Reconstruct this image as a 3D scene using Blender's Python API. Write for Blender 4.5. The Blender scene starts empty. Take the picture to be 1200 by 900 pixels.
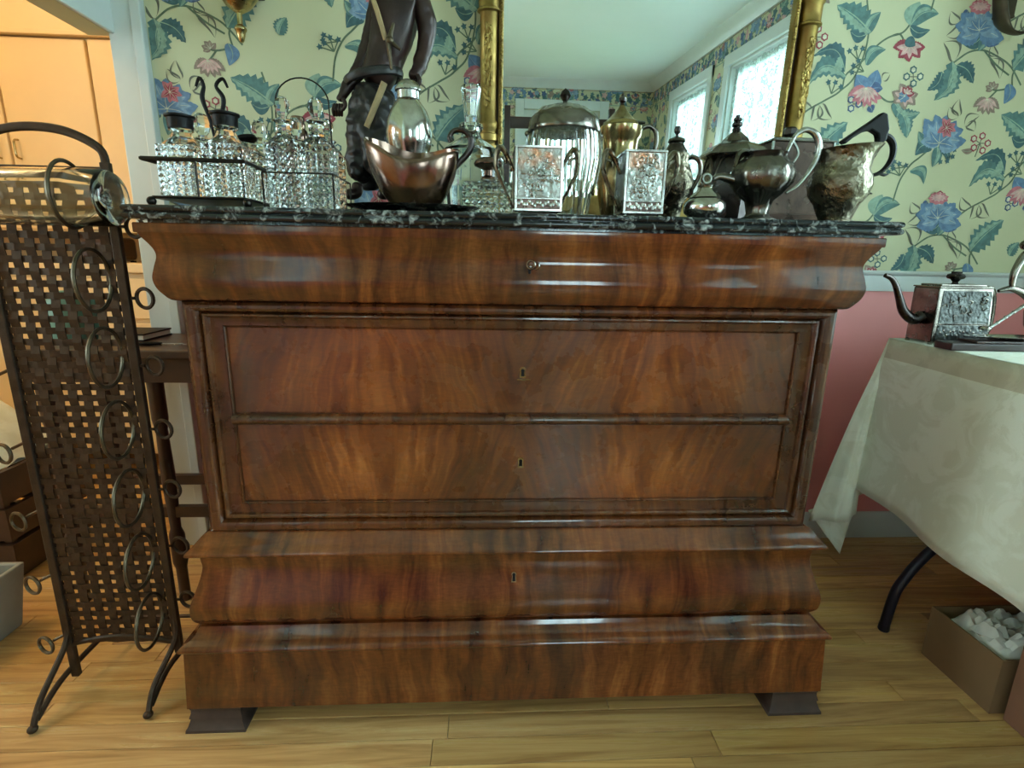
import bpy, bmesh, math, random
from math import sin, cos, pi, radians, sqrt
from mathutils import Vector, Matrix, noise

# ------------------------------------------------------------------ camera / world / light
S = bpy.context.scene
COL = S.collection
CAM_LOC = Vector((-0.06936, -0.96833, 0.95093))
YAW, PITCH, ROLL, FPX = 0.057365, 0.236685, 0.018688, 615.958
fw = Vector((sin(YAW)*cos(PITCH), cos(YAW)*cos(PITCH), -sin(PITCH)))
rt0 = Vector((cos(YAW), -sin(YAW), 0)); up0 = rt0.cross(fw)
rt = rt0*cos(ROLL)+up0*sin(ROLL); up = -rt0*sin(ROLL)+up0*cos(ROLL)
cd = bpy.data.cameras.new('camera'); cam = bpy.data.objects.new('camera', cd); COL.objects.link(cam)
cd.sensor_width = 36; cd.lens = FPX*36/1200; cd.clip_start = .02
M3 = Matrix((rt, up, -fw)).transposed()
cam.matrix_world = Matrix.Translation(CAM_LOC) @ M3.to_4x4()
S.camera = cam
S.view_settings.view_transform = 'Standard'; S.view_settings.look = 'None'
S.view_settings.gamma = 1; S.view_settings.use_curve_mapping = False
S.view_settings.exposure = 1.7

W = bpy.data.worlds.new('world'); S.world = W; W.use_nodes = True
bg = W.node_tree.nodes['Background']; bg.inputs[0].default_value = (.66, .94, 1.0, 1); bg.inputs[1].default_value = 5.0

def portal(loc, rot, sx, sy):
    l = bpy.data.lights.new('daylight_portal', 'AREA'); l.shape = 'RECTANGLE'; l.size = sx; l.size_y = sy
    l.cycles.is_portal = True
    o = bpy.data.objects.new('daylight_portal', l); o.location = loc; o.rotation_euler = rot; COL.objects.link(o)
XR, YF, HC, YW, XL = 1.84, -4.3, 2.5, .676, -1.06
portal((XR+.10, -3.12, 1.45), (0, radians(90), 0), 1.5, .9)
portal((XR+.10, -1.77, 1.45), (0, radians(90), 0), 1.5, 1.0)
portal((XR+.10, -.36, 1.25), (0, radians(90), 0), 1.9, 1.0)
portal((XL-.14, -1.97, 1.45), (0, radians(-90), 0), 1.5, .95)
portal((-3.26, -.5, 1.5), (0, radians(-90), 0), 1.1, .9)
portal((.80, YF-.10, 1.15), (radians(90), 0, 0), .9, 2.2)

kl = bpy.data.lights.new('kitchen_bulb', 'POINT'); kl.energy = 9; kl.color = (1.0, .68, .37); kl.shadow_soft_size = .09
klo = bpy.data.objects.new('kitchen_bulb', kl); klo.location = (-2.05, .35, 2.2); COL.objects.link(klo)

# ------------------------------------------------------------------ helpers
def ray(px, py): return rt*((px-600)/FPX) - up*((py-450)/FPX) + fw
def Y(px, py, y):
    d = ray(px, py); return CAM_LOC + d*((y-CAM_LOC.y)/d.y)
def Z(px, py, z):
    d = ray(px, py); return CAM_LOC + d*((z-CAM_LOC.z)/d.z)
def X(px, py, x):
    d = ray(px, py); return CAM_LOC + d*((x-CAM_LOC.x)/d.x)
def pxs(px, py, y):           # metres per pixel at that point
    return (Y(px, py, y)-CAM_LOC).dot(fw)/FPX

def smooth_path(pts, n=6, closed=False):
    P = [Vector(p) for p in pts]; out = []; N = len(P)
    segs = N if closed else N-1
    for i in range(segs):
        g = (lambda k: P[k % N]) if closed else (lambda k: P[max(0, min(N-1, k))])
        a, b, c, d = g(i-1), g(i), g(i+1), g(i+2)
        for k in range(n):
            t = k/n
            out.append(.5*((2*b)+(c-a)*t+(2*a-5*b+4*c-d)*t*t+(3*b-a-3*c+d)*t**3))
    if not closed: out.append(P[-1])
    return out

class G:
    def __init__(s): s.v = []; s.f = []; s.m = []
    def add(s, vs, fs, mi=0):
        o = len(s.v); s.v += [Vector(p) for p in vs]
        for f in fs: s.f.append([i+o for i in f]); s.m.append(mi)
        return s
    def box(s, x0, x1, y0, y1, z0, z1, mi=0, R=None, c=None):
        vs = [Vector((x, y, z)) for z in (z0, z1) for y in (y0, y1) for x in (x0, x1)]
        if R is not None:
            c = Vector(c); vs = [c+R@(p-c) for p in vs]
        return s.add(vs, [(0, 2, 3, 1), (4, 5, 7, 6), (0, 1, 5, 4), (2, 6, 7, 3), (0, 4, 6, 2), (1, 3, 7, 5)], mi)
    def lathe(s, prof, c, n=28, sx=1, sy=1, R=None, fl=None, mi=0, rot=0):
        c = Vector(c); vs = []; fs = []
        for k, (r, z) in enumerate(prof):
            for i in range(n):
                a = 2*pi*i/n+rot; q = r*(fl(a, k/(len(prof)-1)) if fl else 1)
                p = Vector((q*cos(a)*sx, q*sin(a)*sy, z))
                vs.append(c+(R@p if R is not None else p))
        L = len(prof)
        for k in range(L-1):
            for i in range(n):
                j = (i+1) % n; fs.append((k*n+i, k*n+j, (k+1)*n+j, (k+1)*n+i))
        if prof[0][0] > 1e-5: fs.append(tuple(range(n-1, -1, -1)))
        if prof[-1][0] > 1e-5: fs.append(tuple((L-1)*n+i for i in range(n)))
        return s.add(vs, fs, mi)
    def tube(s, pts, r, n=8, closed=False, flat=(1, 1), mi=0, upv=None):
        P = [Vector(p) for p in pts]; N = len(P); vs = []; fs = []
        rr = r if isinstance(r, (list, tuple)) else [r]*N
        if len(rr) != N:
            rr = [rr[min(len(rr)-1, int(i/(N-1)*(len(rr)-1)))]*(1-((i/(N-1)*(len(rr)-1)) % 1))+rr[min(len(rr)-1, int(i/(N-1)*(len(rr)-1))+1)]*((i/(N-1)*(len(rr)-1)) % 1) for i in range(N)]
        T = []
        for i in range(N):
            a = P[(i-1) % N] if (closed or i > 0) else P[i]; b = P[(i+1) % N] if (closed or i < N-1) else P[i]
            t = (b-a); T.append(t.normalized() if t.length > 1e-9 else Vector((0, 0, 1)))
        u = Vector(upv) if upv else (Vector((0, 0, 1)) if abs(T[0].z) < .9 else Vector((1, 0, 0)))
        for i in range(N):
            u = (Vector(upv) if upv else u); u = u-T[i]*u.dot(T[i])
            if u.length < 1e-6: u = T[i].orthogonal()
            u.normalize(); w = T[i].cross(u)
            for k in range(n):
                a = 2*pi*k/n; vs.append(P[i]+u*(cos(a)*rr[i]*flat[0])+w*(sin(a)*rr[i]*flat[1]))
        for i in range(N if closed else N-1):
            j = (i+1) % N
            for k in range(n): l = (k+1) % n; fs.append((i*n+k, i*n+l, j*n+l, j*n+k))
        if not closed: fs += [tuple(range(n-1, -1, -1)), tuple((N-1)*n+k for k in range(n))]
        return s.add(vs, fs, mi)
    def ball(s, c, rx, ry=None, rz=None, n=14, m=8, mi=0, R=None):
        ry = ry or rx; rz = rz or rx
        prof = [(sin(pi*k/m), -cos(pi*k/m)) for k in range(m+1)]
        prof = [(max(r, 0), z*rz) for r, z in prof]
        prof[0] = (0, -rz); prof[-1] = (0, rz)
        return s.lathe(prof, c, n, rx, ry, R=R, mi=mi)
    def ring(s, c, R, r, ax, n=28, m=6, sq=1, mi=0):
        ax = Vector(ax).normalized(); a = Vector((0, 0, 1)) if abs(ax.z) < .9 else Vector((1, 0, 0))
        a = (a-ax*a.dot(ax)).normalized(); b = ax.cross(a); c = Vector(c)
        return s.tube([c+a*(R*cos(2*pi*i/n))+b*(R*sq*sin(2*pi*i/n)) for i in range(n)], r, m, closed=True, mi=mi)
    def prism(s, poly, y0, y1, mi=0):       # poly of (x,z), extruded in y
        n = len(poly); vs = [(x, y0, z) for x, z in poly]+[(x, y1, z) for x, z in poly]
        return s.add(vs, [tuple(range(n)), tuple(range(2*n-1, n-1, -1))]+[(i, n+i, n+(i+1) % n, (i+1) % n) for i in range(n)], mi)

def obj(name, g, mats, parent=None, smooth=True, ang=38, bevel=0, weld=False, extra=None):
    off = parent_world(parent) if parent else Vector((0, 0, 0))
    me = bpy.data.meshes.new(name)
    me.from_pydata([tuple(p-off) for p in g.v], [], g.f)
    if not isinstance(mats, (list, tuple)): mats = [mats]
    for m in mats: me.materials.append(m)
    me.polygons.foreach_set('material_index', g.m)
    bm = bmesh.new(); bm.from_mesh(me)
    if weld: bmesh.ops.remove_doubles(bm, verts=bm.verts, dist=1e-5)
    bmesh.ops.recalc_face_normals(bm, faces=bm.faces)
    bm.to_mesh(me); bm.free()
    if smooth: me.shade_smooth(); me.set_sharp_from_angle(angle=radians(ang))
    o = bpy.data.objects.new(name, me); COL.objects.link(o)
    if parent: o.parent = parent
    if bevel:
        b = o.modifiers.new('bevel', 'BEVEL'); b.width = bevel; b.segments = 2; b.limit_method = 'ANGLE'; b.angle_limit = radians(40)
    return o
def parent_world(p):
    v = Vector((0, 0, 0))
    while p: v += p.location; p = p.parent
    return v
def tag(o, label, cat, group=None, kind=None):
    if label: o['label'] = label
    if cat: o['category'] = cat
    if group: o['group'] = group
    if kind: o['kind'] = kind
    return o
def thing(name, label, cat, loc, group=None):
    o = bpy.data.objects.new(name, None); COL.objects.link(o); o.location = loc; o.empty_display_size = .05
    return tag(o, label, cat, group)
def struct(name, g, mats, **k):
    o = obj(name, g, mats, **k); o['kind'] = 'structure'; return o
def copy_tree(o, parent=None):
    c = o.copy(); COL.objects.link(c)
    if parent: c.parent = parent
    for ch in list(o.children): copy_tree(ch, c)
    return c

# ------------------------------------------------------------------ materials
def srgb(r, g, b):
    f = lambda c: (c/255/12.92 if c/255 <= .04045 else ((c/255+.055)/1.055)**2.4)
    return (f(r), f(g), f(b), 1)
class NT:
    def __init__(s, name):
        s.m = bpy.data.materials.new(name); s.m.use_nodes = True; s.t = s.m.node_tree
        s.b = s.t.nodes['Principled BSDF']; s.tc = None
    def n(s, typ, **k):
        x = s.t.nodes.new(typ)
        for a, v in k.items():
            if a.startswith('i_'): x.inputs[a[2:].replace('_', ' ')].default_value = v
            else: setattr(x, a, v)
        return x
    def l(s, a, b): s.t.links.new(a, b)
    def co(s):
        if not s.tc: s.tc = s.n('ShaderNodeTexCoord')
        return s.tc.outputs['Object']
    def map(s, sc=(1, 1, 1), rot=(0, 0, 0), loc=(0, 0, 0), src=None):
        mp = s.n('ShaderNodeMapping'); mp.inputs['Scale'].default_value = sc; mp.inputs['Rotation'].default_value = rot; mp.inputs['Location'].default_value = loc
        s.l(src or s.co(), mp.inputs['Vector']); return mp.outputs[0]
    def noise(s, scale, det=4, rough=.55, vec=None, dist=0):
        x = s.n('ShaderNodeTexNoise'); x.inputs['Scale'].default_value = scale; x.inputs['Detail'].default_value = det
        x.inputs['Roughness'].default_value = rough; x.inputs['Distortion'].default_value = dist
        s.l(vec or s.co(), x.inputs['Vector']); return x.outputs['Fac']
    def vor(s, scale, feat='F1', vec=None):
        x = s.n('ShaderNodeTexVoronoi', feature=feat); x.inputs['Scale'].default_value = scale
        s.l(vec or s.co(), x.inputs['Vector']); return x.outputs['Distance']
    def ramp(s, fac, stops):
        r = s.n('ShaderNodeValToRGB'); e = r.color_ramp.elements
        while len(e) < len(stops): e.new(.5)
        for k, (p, c) in enumerate(stops):
            e[k].position = p; e[k].color = c if isinstance(c, (tuple, list)) else (c, c, c, 1)
        s.l(fac, r.inputs[0]); return r.outputs[0]
    def math(s, op, a, b=None):
        x = s.n('ShaderNodeMath', operation=op)
        for k, q in enumerate((a, b)):
            if q is None: continue
            if isinstance(q, (int, float)): x.inputs[k].default_value = q
            else: s.l(q, x.inputs[k])
        return x.outputs[0]
    def mix(s, fac, a, b, typ='MIX'):
        x = s.n('ShaderNodeMix', data_type='RGBA', blend_type=typ)
        for q, idx in ((fac, 0), (a, 6), (b, 7)):
            if isinstance(q, (int, float)): x.inputs[idx].default_value = q
            elif isinstance(q, (tuple, list)): x.inputs[idx].default_value = q
            else: s.l(q, x.inputs[idx])
        return x.outputs[2]
    def base(s, c):
        if isinstance(c, (tuple, list)): s.b.inputs['Base Color'].default_value = c
        else: s.l(c, s.b.inputs['Base Color'])
        return s
    def rough(s, r):
        if isinstance(r, (int, float)): s.b.inputs['Roughness'].default_value = r
        else: s.l(r, s.b.inputs['Roughness'])
        return s
    def bump(s, h, st=.2, d=.002):
        x = s.n('ShaderNodeBump'); x.inputs['Strength'].default_value = st; x.inputs['Distance'].default_value = d
        s.l(h, x.inputs['Height']); s.l(x.outputs[0], s.b.inputs['Normal']); return s
    def metal(s, v=1.0): s.b.inputs['Metallic'].default_value = v; return s

def plain(name, c, r=.5, metal=0, var=.08, sc=12, bump=0):
    t = NT(name); d = tuple(max(0, x*(1-2.2*var)) for x in c[:3])+(1,)
    t.base(t.ramp(t.noise(sc), [(.3, d), (.7, c)])).rough(r).metal(metal)
    if bump: t.bump(t.noise(sc*8), bump, .002)
    return t.m

# flame mahogany: book matched leaves, a plume every 0.54 m
def mahogany(name, bright=1.0, redness=1.0, rough=.2, plume=True, lean=.075, sc=46):
    t = NT(name); sep = t.n('ShaderNodeSeparateXYZ'); t.l(t.co(), sep.inputs[0])
    warp = t.noise(5, 3); wv = t.math('MULTIPLY', t.math('SUBTRACT', warp, .5), .07)
    ax = t.math('ABSOLUTE', t.math('SUBTRACT', t.math('ABSOLUTE', t.math('ADD', sep.outputs[0], wv)), .268))
    h = t.math('PINGPONG', t.math('DIVIDE', t.math('ADD', sep.outputs[2], -.474), .17), 1.0)
    fan = t.math('SUBTRACT', ax, t.math('MULTIPLY', t.math('MULTIPLY', h, lean), t.math('DIVIDE', ax, t.math('ADD', ax, .06)))) if plume else ax
    cmb = t.n('ShaderNodeCombineXYZ'); t.l(t.math('MULTIPLY', fan, sc), cmb.inputs[0]); t.l(t.math('MULTIPLY', sep.outputs[2], 5.0), cmb.inputs[2]); t.l(t.math('MULTIPLY', sep.outputs[1], 5.0), cmb.inputs[1])
    streak = t.noise(1.0, 5, .6, cmb.outputs[0], .4)
    b = bright; k = lambda r, g, bl: (r*b, g*b*(2-redness), bl*b, 1)
    c1 = t.ramp(streak, [(.30, k(.050, .011, .005)), (.43, k(.120, .032, .009)), (.57, k(.205, .062, .014)), (.70, k(.32, .115, .028))])
    blot = t.noise(7.5, 6, .62, t.map((1, 1, .6)), .5)
    side = t.math('MULTIPLY', t.ramp(ax, [(.06, 0.0), (.18, 1.0)]), t.ramp(blot, [(.36, 0.0), (.66, 1.0)]))
    c2 = t.mix(t.math('MULTIPLY', side, .72), c1, k(.055, .026, .010))
    big = t.ramp(t.noise(2.6, 2), [(.35, .62), (.65, 1.12)])
    c3 = t.mix(1.0, c2, big, 'MULTIPLY')
    cur = t.noise(1, 3, .6, t.map((60, 60, 260)))
    c4 = t.mix(.22, c3, t.ramp(cur, [(.35, .35), (.65, 1.5)]), 'MULTIPLY')
    t.base(c4); t.rough(t.ramp(t.noise(18, 4), [(.3, rough*.75), (.75, rough*1.7)]))
    t.b.inputs['Coat Weight'].default_value = .60; t.b.inputs['Coat Roughness'].default_value = .05; t.b.inputs['Specular IOR Level'].default_value = .38
    t.bump(t.noise(30, 4), .05, .002)
    return t.m
M = {}
M['mahog'] = mahogany('flame_mahogany', 1.0, 1.08, .11, True, .012, 30)
M['mahog_dark'] = mahogany('mahogany_rails', .62, 1.06, .24, False)
M['mahog_front'] = mahogany('mahogany_drawer_veneer', 1.15, 1.08, .24)
M['foot'] = plain('dark_worn_foot_wood', srgb(74, 58, 52), .55, 0, .2, 30)
def marble():
    t = NT('black_veined_marble')
    v = t.vor(14, 'DISTANCE_TO_EDGE', t.mix(.25, t.co(), t.noise(6, 5)))
    n = t.noise(38, 6, .65, None, 1.5)
    vein = t.math('MULTIPLY', t.ramp(v, [(.0, 1.0), (.07, 0.0)]), t.ramp(n, [(.48, 0.0), (.66, 1.0)]))
    cl = t.ramp(t.noise(55, 5, .6, None, .8), [(.55, 0.0), (.74, .9)])
    f = t.math('MAXIMUM', vein, cl)
    t.base(t.mix(f, (.010, .012, .013, 1), (.42, .45, .44, 1))); t.rough(.14); return t.m
M['marble'] = marble()
def silver(name, c, dark, amt, r=.2, bump=0, bs=90, warm=None, sc=9):
    t = NT(name); f = t.ramp(t.noise(sc, 6, .65, None, .8), [(.5-.22*amt-.1, dark), (.62, c)])
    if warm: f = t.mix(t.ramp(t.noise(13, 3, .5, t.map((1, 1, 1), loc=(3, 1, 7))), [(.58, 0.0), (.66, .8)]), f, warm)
    t.base(f).metal(1); t.rough(t.ramp(t.noise(25), [(.3, r*.7), (.7, r*1.6)]))
    if bump: t.bump(t.math('ADD', t.vor(bs, 'SMOOTH_F1'), t.noise(bs*1.5, 3)), bump, .003)
    return t.m
M['silver'] = silver('polished_silver', (.70, .70, .66, 1), (.30, .27, .22, 1), .4, .14)
M['silver_eng'] = silver('engraved_silver', (.62, .65, .62, 1), (.16, .15, .13, 1), .6, .24, .9, 120, (.72, .28, .13, 1))  # warm patches: copper tarnish plus painted-in reflections of kitchen and curtains
M['silver_rim'] = silver('silver_rim', (.60, .60, .56, 1), (.22, .20, .17, 1), .4, .2)
M['tarn'] = silver('tarnished_silver', (.26, .235, .20, 1), (.045, .036, .03, 1), .6, .2)
M['tarn_eng'] = silver('tarnished_engraved_silver', (.31, .27, .19, 1), (.055, .045, .033, 1), .6, .24, .8, 85)
M['tarn_dark'] = silver('blackened_silver', (.10, .085, .08, 1), (.02, .017, .017, 1), .6, .24)
M['pewter'] = silver('dark_engraved_pewter', (.085, .09, .083, 1), (.028, .028, .027, 1), .6, .3, .6, 110)
M['copper'] = silver('coppery_worn_silver', (.30, .19, .145, 1), (.075, .052, .045, 1), .7, .17)
M['teabody'] = silver('brown_tarnished_plate', (.13, .083, .068, 1), (.04, .028, .024, 1), .6, .26)
M['brassy'] = silver('brassy_tarnished_plate', (.50, .39, .19, 1), (.16, .115, .06, 1), .5, .18)
M['gilt'] = silver('antique_gilt', (.44, .30, .10, 1), (.19, .12, .035, 1), .6, .42)
M['gilt_orn'] = silver('gilt_relief', (.58, .41, .14, 1), (.20, .12, .035, 1), .6, .3, .8, 160)
M['brass'] = silver('sconce_brass', (.60, .46, .22, 1), (.16, .11, .05, 1), .5, .2)
M['bronze_old'] = plain('dull_bronze', srgb(92, 82, 66), .45, .7, .2, 20)
def glass(name, tint=(.95, .99, .985, 1), r=.02, w=1.0):
    t = NT(name); t.base(tint).rough(r); t.b.inputs['Transmission Weight'].default_value = w; t.b.inputs['IOR'].default_value = 1.46
    return t.m
M['glass'] = glass('clear_glass'); M['cut'] = glass('cut_glass', (.96, 1, .99, 1), .06)
def paneglass():
    t = NT('window_glass'); nt = t.t; tr = t.n('ShaderNodeBsdfTransparent'); gl = t.n('ShaderNodeBsdfGlossy'); gl.inputs['Roughness'].default_value = .02
    mx = t.n('ShaderNodeMixShader'); fr = t.n('ShaderNodeFresnel'); fr.inputs[0].default_value = 1.3
    t.l(fr.outputs[0], mx.inputs[0]); t.l(tr.outputs[0], mx.inputs[1]); t.l(gl.outputs[0], mx.inputs[2])
    t.l(mx.outputs[0], nt.nodes['Material Output'].inputs[0]); nt.nodes.remove(t.b); return t.m
M['pane'] = paneglass()
def lace():
    t = NT('lace_sheer'); tr = t.n('ShaderNodeBsdfTransparent'); tl = t.n('ShaderNodeBsdfTranslucent'); tl.inputs[0].default_value = (.72, .86, .86, 1)
    df = t.n('ShaderNodeBsdfDiffuse'); df.inputs[0].default_value = (.75, .82, .8, 1)
    m1 = t.n('ShaderNodeMixShader'); m1.inputs[0].default_value = .35; t.l(tl.outputs[0], m1.inputs[1]); t.l(df.outputs[0], m1.inputs[2])
    pat = t.ramp(t.noise(22, 5, .6, None, 1.6), [(.46, .28), (.56, .92)])
    mx = t.n('ShaderNodeMixShader'); t.l(pat, mx.inputs[0]); t.l(tr.outputs[0], mx.inputs[1]); t.l(m1.outputs[0], mx.inputs[2])
    t.l(mx.outputs[0], t.t.nodes['Material Output'].inputs[0]); t.t.nodes.remove(t.b); return t.m
M['lace'] = lace()
M['mirror'] = (lambda t: (t.base((.93, .98, .97, 1)).metal(1).rough(.0), t.m)[1])(NT('mirror_glass'))
M['paper'] = plain('cream_wallpaper_ground', srgb(206, 204, 168), .75, 0, .03, 5)
M['pink'] = plain('coral_wall_paint', srgb(250, 162, 160), .55, 0, .03, 4)
M['white'] = plain('white_trim_paint', srgb(208, 214, 212), .4, 0, .03, 8)
M['ceil'] = plain('ceiling_paint', srgb(226, 234, 230), .8, 0, .01, 4)
M['kit'] = plain('kitchen_cream_paint', srgb(232, 205, 160), .5, 0, .03, 5)
M['kitdark'] = plain('kitchen_gap', srgb(120, 80, 44), .7)
M['iron'] = plain('brown_wrought_iron', srgb(74, 60, 48), .5, .7, .2, 40, .2)
M['iron_ring'] = plain('worn_iron_ring', srgb(96, 84, 66), .42, .85, .2, 40)
M['black'] = plain('black_cap', srgb(16, 13, 13), .5, 0, .2, 30)
M['black'].node_tree.nodes['Principled BSDF'].inputs['Specular IOR Level'].default_value = .18
M['wire'] = plain('dark_plated_wire', srgb(44, 40, 36), .3, .8, .2, 40)
M['bronze'] = plain('dark_bronze', srgb(62, 42, 38), .36, .35, .28, 18, .15)
M['trouser'] = plain('dark_bronze_cloth', srgb(42, 38, 37), .42, .3, .3, 22, .4)
M['tan'] = plain('tan_strap', srgb(172, 146, 104), .5, 0, .15, 40)
M['oldwood'] = plain('dark_old_wood', srgb(74, 48, 32), .4, 0, .25, 14)
M['darkwood'] = plain('very_dark_wood', srgb(52, 30, 24), .3, 0, .25, 20)
M['card'] = plain('brown_cardboard', srgb(128, 98, 66), .85, 0, .07, 9)
M['card2'] = plain('reddish_cardboard', srgb(134, 92, 70), .85, 0, .07, 9)
M['tissue'] = plain('tissue_paper', srgb(226, 224, 214), .8, 0, .04, 30)
M['legblack'] = plain('black_enamel_leg', srgb(30, 26, 40), .35, .3, .1, 20)
M['teal'] = plain('teal_tin', srgb(96, 140, 128), .5)
M['grey'] = plain('grey_plastic', srgb(150, 146, 134), .6)
def cloth(name, c, c2):
    t = NT(name)
    pat = t.ramp(t.noise(7.5, 5, .62, None, 1.8), [(.46, 0.0), (.55, 1.0)])
    t.base(t.mix(pat, c2, c)); t.rough(t.ramp(pat, [(0, .75), (1, .45)])); t.b.inputs['Sheen Weight'].default_value = .3
    t.bump(t.math('ADD', t.noise(260, 2), pat), .25, .001); return t.m
M['cloth'] = cloth('cream_damask', srgb(236, 236, 220), srgb(226, 225, 206))
M['clothband'] = cloth('damask_tan_band', srgb(205, 196, 172), srgb(196, 186, 162))  # slightly darker tan band along the top of the drape
def oak(name, c1, c2, c3, off):
    t = NT(name)
    g = t.noise(1, 5, .6, t.map((2.2, 34, 8), loc=(off, off*2, 0)), 1.4)
    col = t.ramp(g, [(.3, c1), (.5, c2), (.7, c3)])
    oi = t.n('ShaderNodeObjectInfo'); v = t.n('ShaderNodeHueSaturation'); t.l(col, v.inputs['Color'])
    t.l(t.math('ADD', t.math('MULTIPLY', oi.outputs['Random'], .34), .82), v.inputs['Value']); t.base(v.outputs[0])
    t.rough(t.ramp(g, [(.3, .36), (.7, .24)])); t.bump(g, .08, .001); return t.m
M['oak'] = [oak('honey_oak_%d' % k, srgb(166-6*k, 120-4*k, 66), srgb(202-5*k, 158-5*k, 96), srgb(220-4*k, 184-4*k, 122), k*3.1) for k in range(3)]
M['subfloor'] = plain('dark_floor_joint', srgb(66, 42, 22), .8)

# ------------------------------------------------------------------ setting
g = G(); g.box(-3.3, 2.0, -4.5, 1.9, -.05, -.012); floor = struct('floor', g, M['subfloor'], smooth=False)
random.seed(4)
PW = .0585
rows = [(-.0955+PW*k) for k in range(-71, 32)]
far_g = G(); n_pl = 0
def plank(g, x0, x1, y0):
    gp = .0006; z0, z1, c = -.012, 0, .0009
    v = [(x0+gp, y0+gp, z0), (x1-gp, y0+gp, z0), (x1-gp, y0+PW-gp, z0), (x0+gp, y0+PW-gp, z0),
         (x0+gp, y0+gp, z1-c), (x1-gp, y0+gp, z1-c), (x1-gp, y0+PW-gp, z1-c), (x0+gp, y0+PW-gp, z1-c),
         (x0+gp+c, y0+gp+c, z1), (x1-gp-c, y0+gp+c, z1), (x1-gp-c, y0+PW-gp-c, z1), (x0+gp+c, y0+PW-gp-c, z1)]
    g.add(v, [(0, 1, 5, 4), (1, 2, 6, 5), (2, 3, 7, 6), (3, 0, 4, 7), (4, 5, 9, 8), (5, 6, 10, 9), (6, 7, 11, 10), (7, 4, 8, 11), (8, 9, 10, 11)])
for y0 in rows:
    joints = [-3.2]
    while joints[-1] < 1.9: joints.append(joints[-1]+random.uniform(.45, 1.25))
    if abs(y0+.0955+PW) < 1e-6: joints = [-3.2, -2.1, -1.2, -.166, .408, 1.2, 2.0]
    joints[-1] = 1.95
    for a, b in zip(joints, joints[1:]):
        near = (-.24 < y0 < .68) and b > -2.3 and n_pl < 295 and b-a > .02
        if near:
            q = G(); plank(q, a, b, y0); obj('plank', q, M['oak'][random.randrange(3)], floor, smooth=False); n_pl += 1
        elif b-a > .02: plank(far_g, a, b, y0)
o = obj('floorboards_beyond', far_g, M['oak'][0], floor, smooth=False); o['kind'] = 'stuff'

g = G(); g.box(-3.3, 2.0, -4.5, 1.9, HC, HC+.08); struct('ceiling', g, M['ceil'], smooth=False)
RZ0, RZ1 = .867, .931
def twozone(g, x0, x1, y0, y1, z0=0, z1=HC):
    if z0 < RZ0: g.box(x0, x1, y0, y1, z0, min(RZ0, z1), 1)
    if z1 > RZ0: g.box(x0, x1, y0, y1, max(z0, RZ0), z1, 0)
g = G(); twozone(g, XL, XR+.1, YW, YW+.12); wall_back = struct('wall_back', g, [M['paper'], M['pink']], smooth=False)
# right wall with two windows, and an unseen third added to light the table end
WIN = [(-3.56, -2.68), (-2.27, -1.27), (-.86, .14)]; WZ0, WZ1 = .72, 2.2
g = G(); ys = [YF-.2]+[q for w in WIN for q in w]+[YW]
for k in (0, 2, 4, 6): twozone(g, XR, XR+.12, ys[k], ys[k+1])
for a, b in WIN: twozone(g, XR, XR+.12, a, b, 0, WZ0 if b < 0 else .30); twozone(g, XR, XR+.12, a, b, WZ1, HC)
wall_right = struct('wall_right', g, [M['paper'], M['pink']], smooth=False)
# far wall: glazed door
DX0, DX1, DZ = .38, 1.24, 2.20
g = G()
for a, b in ((-3.3, DX0), (DX1, XR+.12)): twozone(g, a, b, YF-.12, YF)
twozone(g, DX0, DX1, YF-.12, YF, DZ, HC)
wall_front = struct('wall_front', g, [M['paper'], M['pink']], smooth=False)
# left wall with the kitchen opening
HZ = 1.508; XK = Z(30, 0, HZ).x
g = G()
W5 = (-2.45, -1.5); twozone(g, XK, XL, YF, W5[0]); twozone(g, XK, XL, W5[1], -1.15); twozone(g, XK, XL, W5[0], W5[1], 0, WZ0); twozone(g, XK, XL, W5[0], W5[1], WZ1, HC); g.box(XK, XL, -1.15, YW, HZ, HC)  # window opening added here for fill light from the left
struct('wall_left', g, [M['paper'], M['pink']], smooth=False)
g = G(); g.box(XL-.001, XL+.012, -1.25, -1.15, 0, HZ+.09); g.box(XL-.001, XL+.012, -1.15, YW, HZ, HZ+.09); struct('trim_1', g, M['white'], smooth=False, bevel=.004)
# white casing at the end of the back wall
g = G(); g.box(XL-.004, -.985, YW-.018, YW+.125, 0, HC-.001); g.box(-1.0, -.972, YW-.026, YW, 0, HC-.001); struct('trim_2', g, M['white'], bevel=.003)
# chair rail, baseboards, crown
def rail(name, p0, p1, nrm, prof, mat):
    p0, p1, nrm = Vector(p0), Vector(p1), Vector(nrm); n = len(prof)
    vs = [p+nrm*a+Vector((0, 0, z)) for p in (p0, p1) for a, z in prof]
    g = G(); g.add(vs, [(i, (i+1) % n, n+(i+1) % n, n+i) for i in range(n)]+[tuple(range(n)), tuple(range(2*n-1, n-1, -1))])
    return struct(name, g, mat, ang=30)
RP = [(0, RZ0), (.012, RZ0), (.014, RZ0+.006), (.014, RZ1-.016), (.024, RZ1-.010), (.026, RZ1-.004), (.022, RZ1), (0, RZ1)]
BP = [(0, 0), (.016, 0), (.016, .074), (.012, .084), (.006, .094), (0, .094)]
CP = [(0, HC-.085), (.012, HC-.085), (.02, HC-.07), (.05, HC-.03), (.075, HC-.012), (.085, HC), (0, HC)]
B, Rr, F = ((-.97, YW, 0), (XR, YW, 0), (0, -1, 0)), ((XR, YW, 0), (XR, YF, 0), (-1, 0, 0)), ((-3.2, YF, 0), (XR, YF, 0), (0, 1, 0))
rail('trim_3', *B, RP, M['white']); rail('baseboard_back', *B, BP, M['white']); rail('trim_4', *B, CP, M['white'])
rail('trim_5', (XR, YW, 0), (XR, WIN[2][1]+.09, 0), (-1, 0, 0), RP, M['white'])
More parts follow.
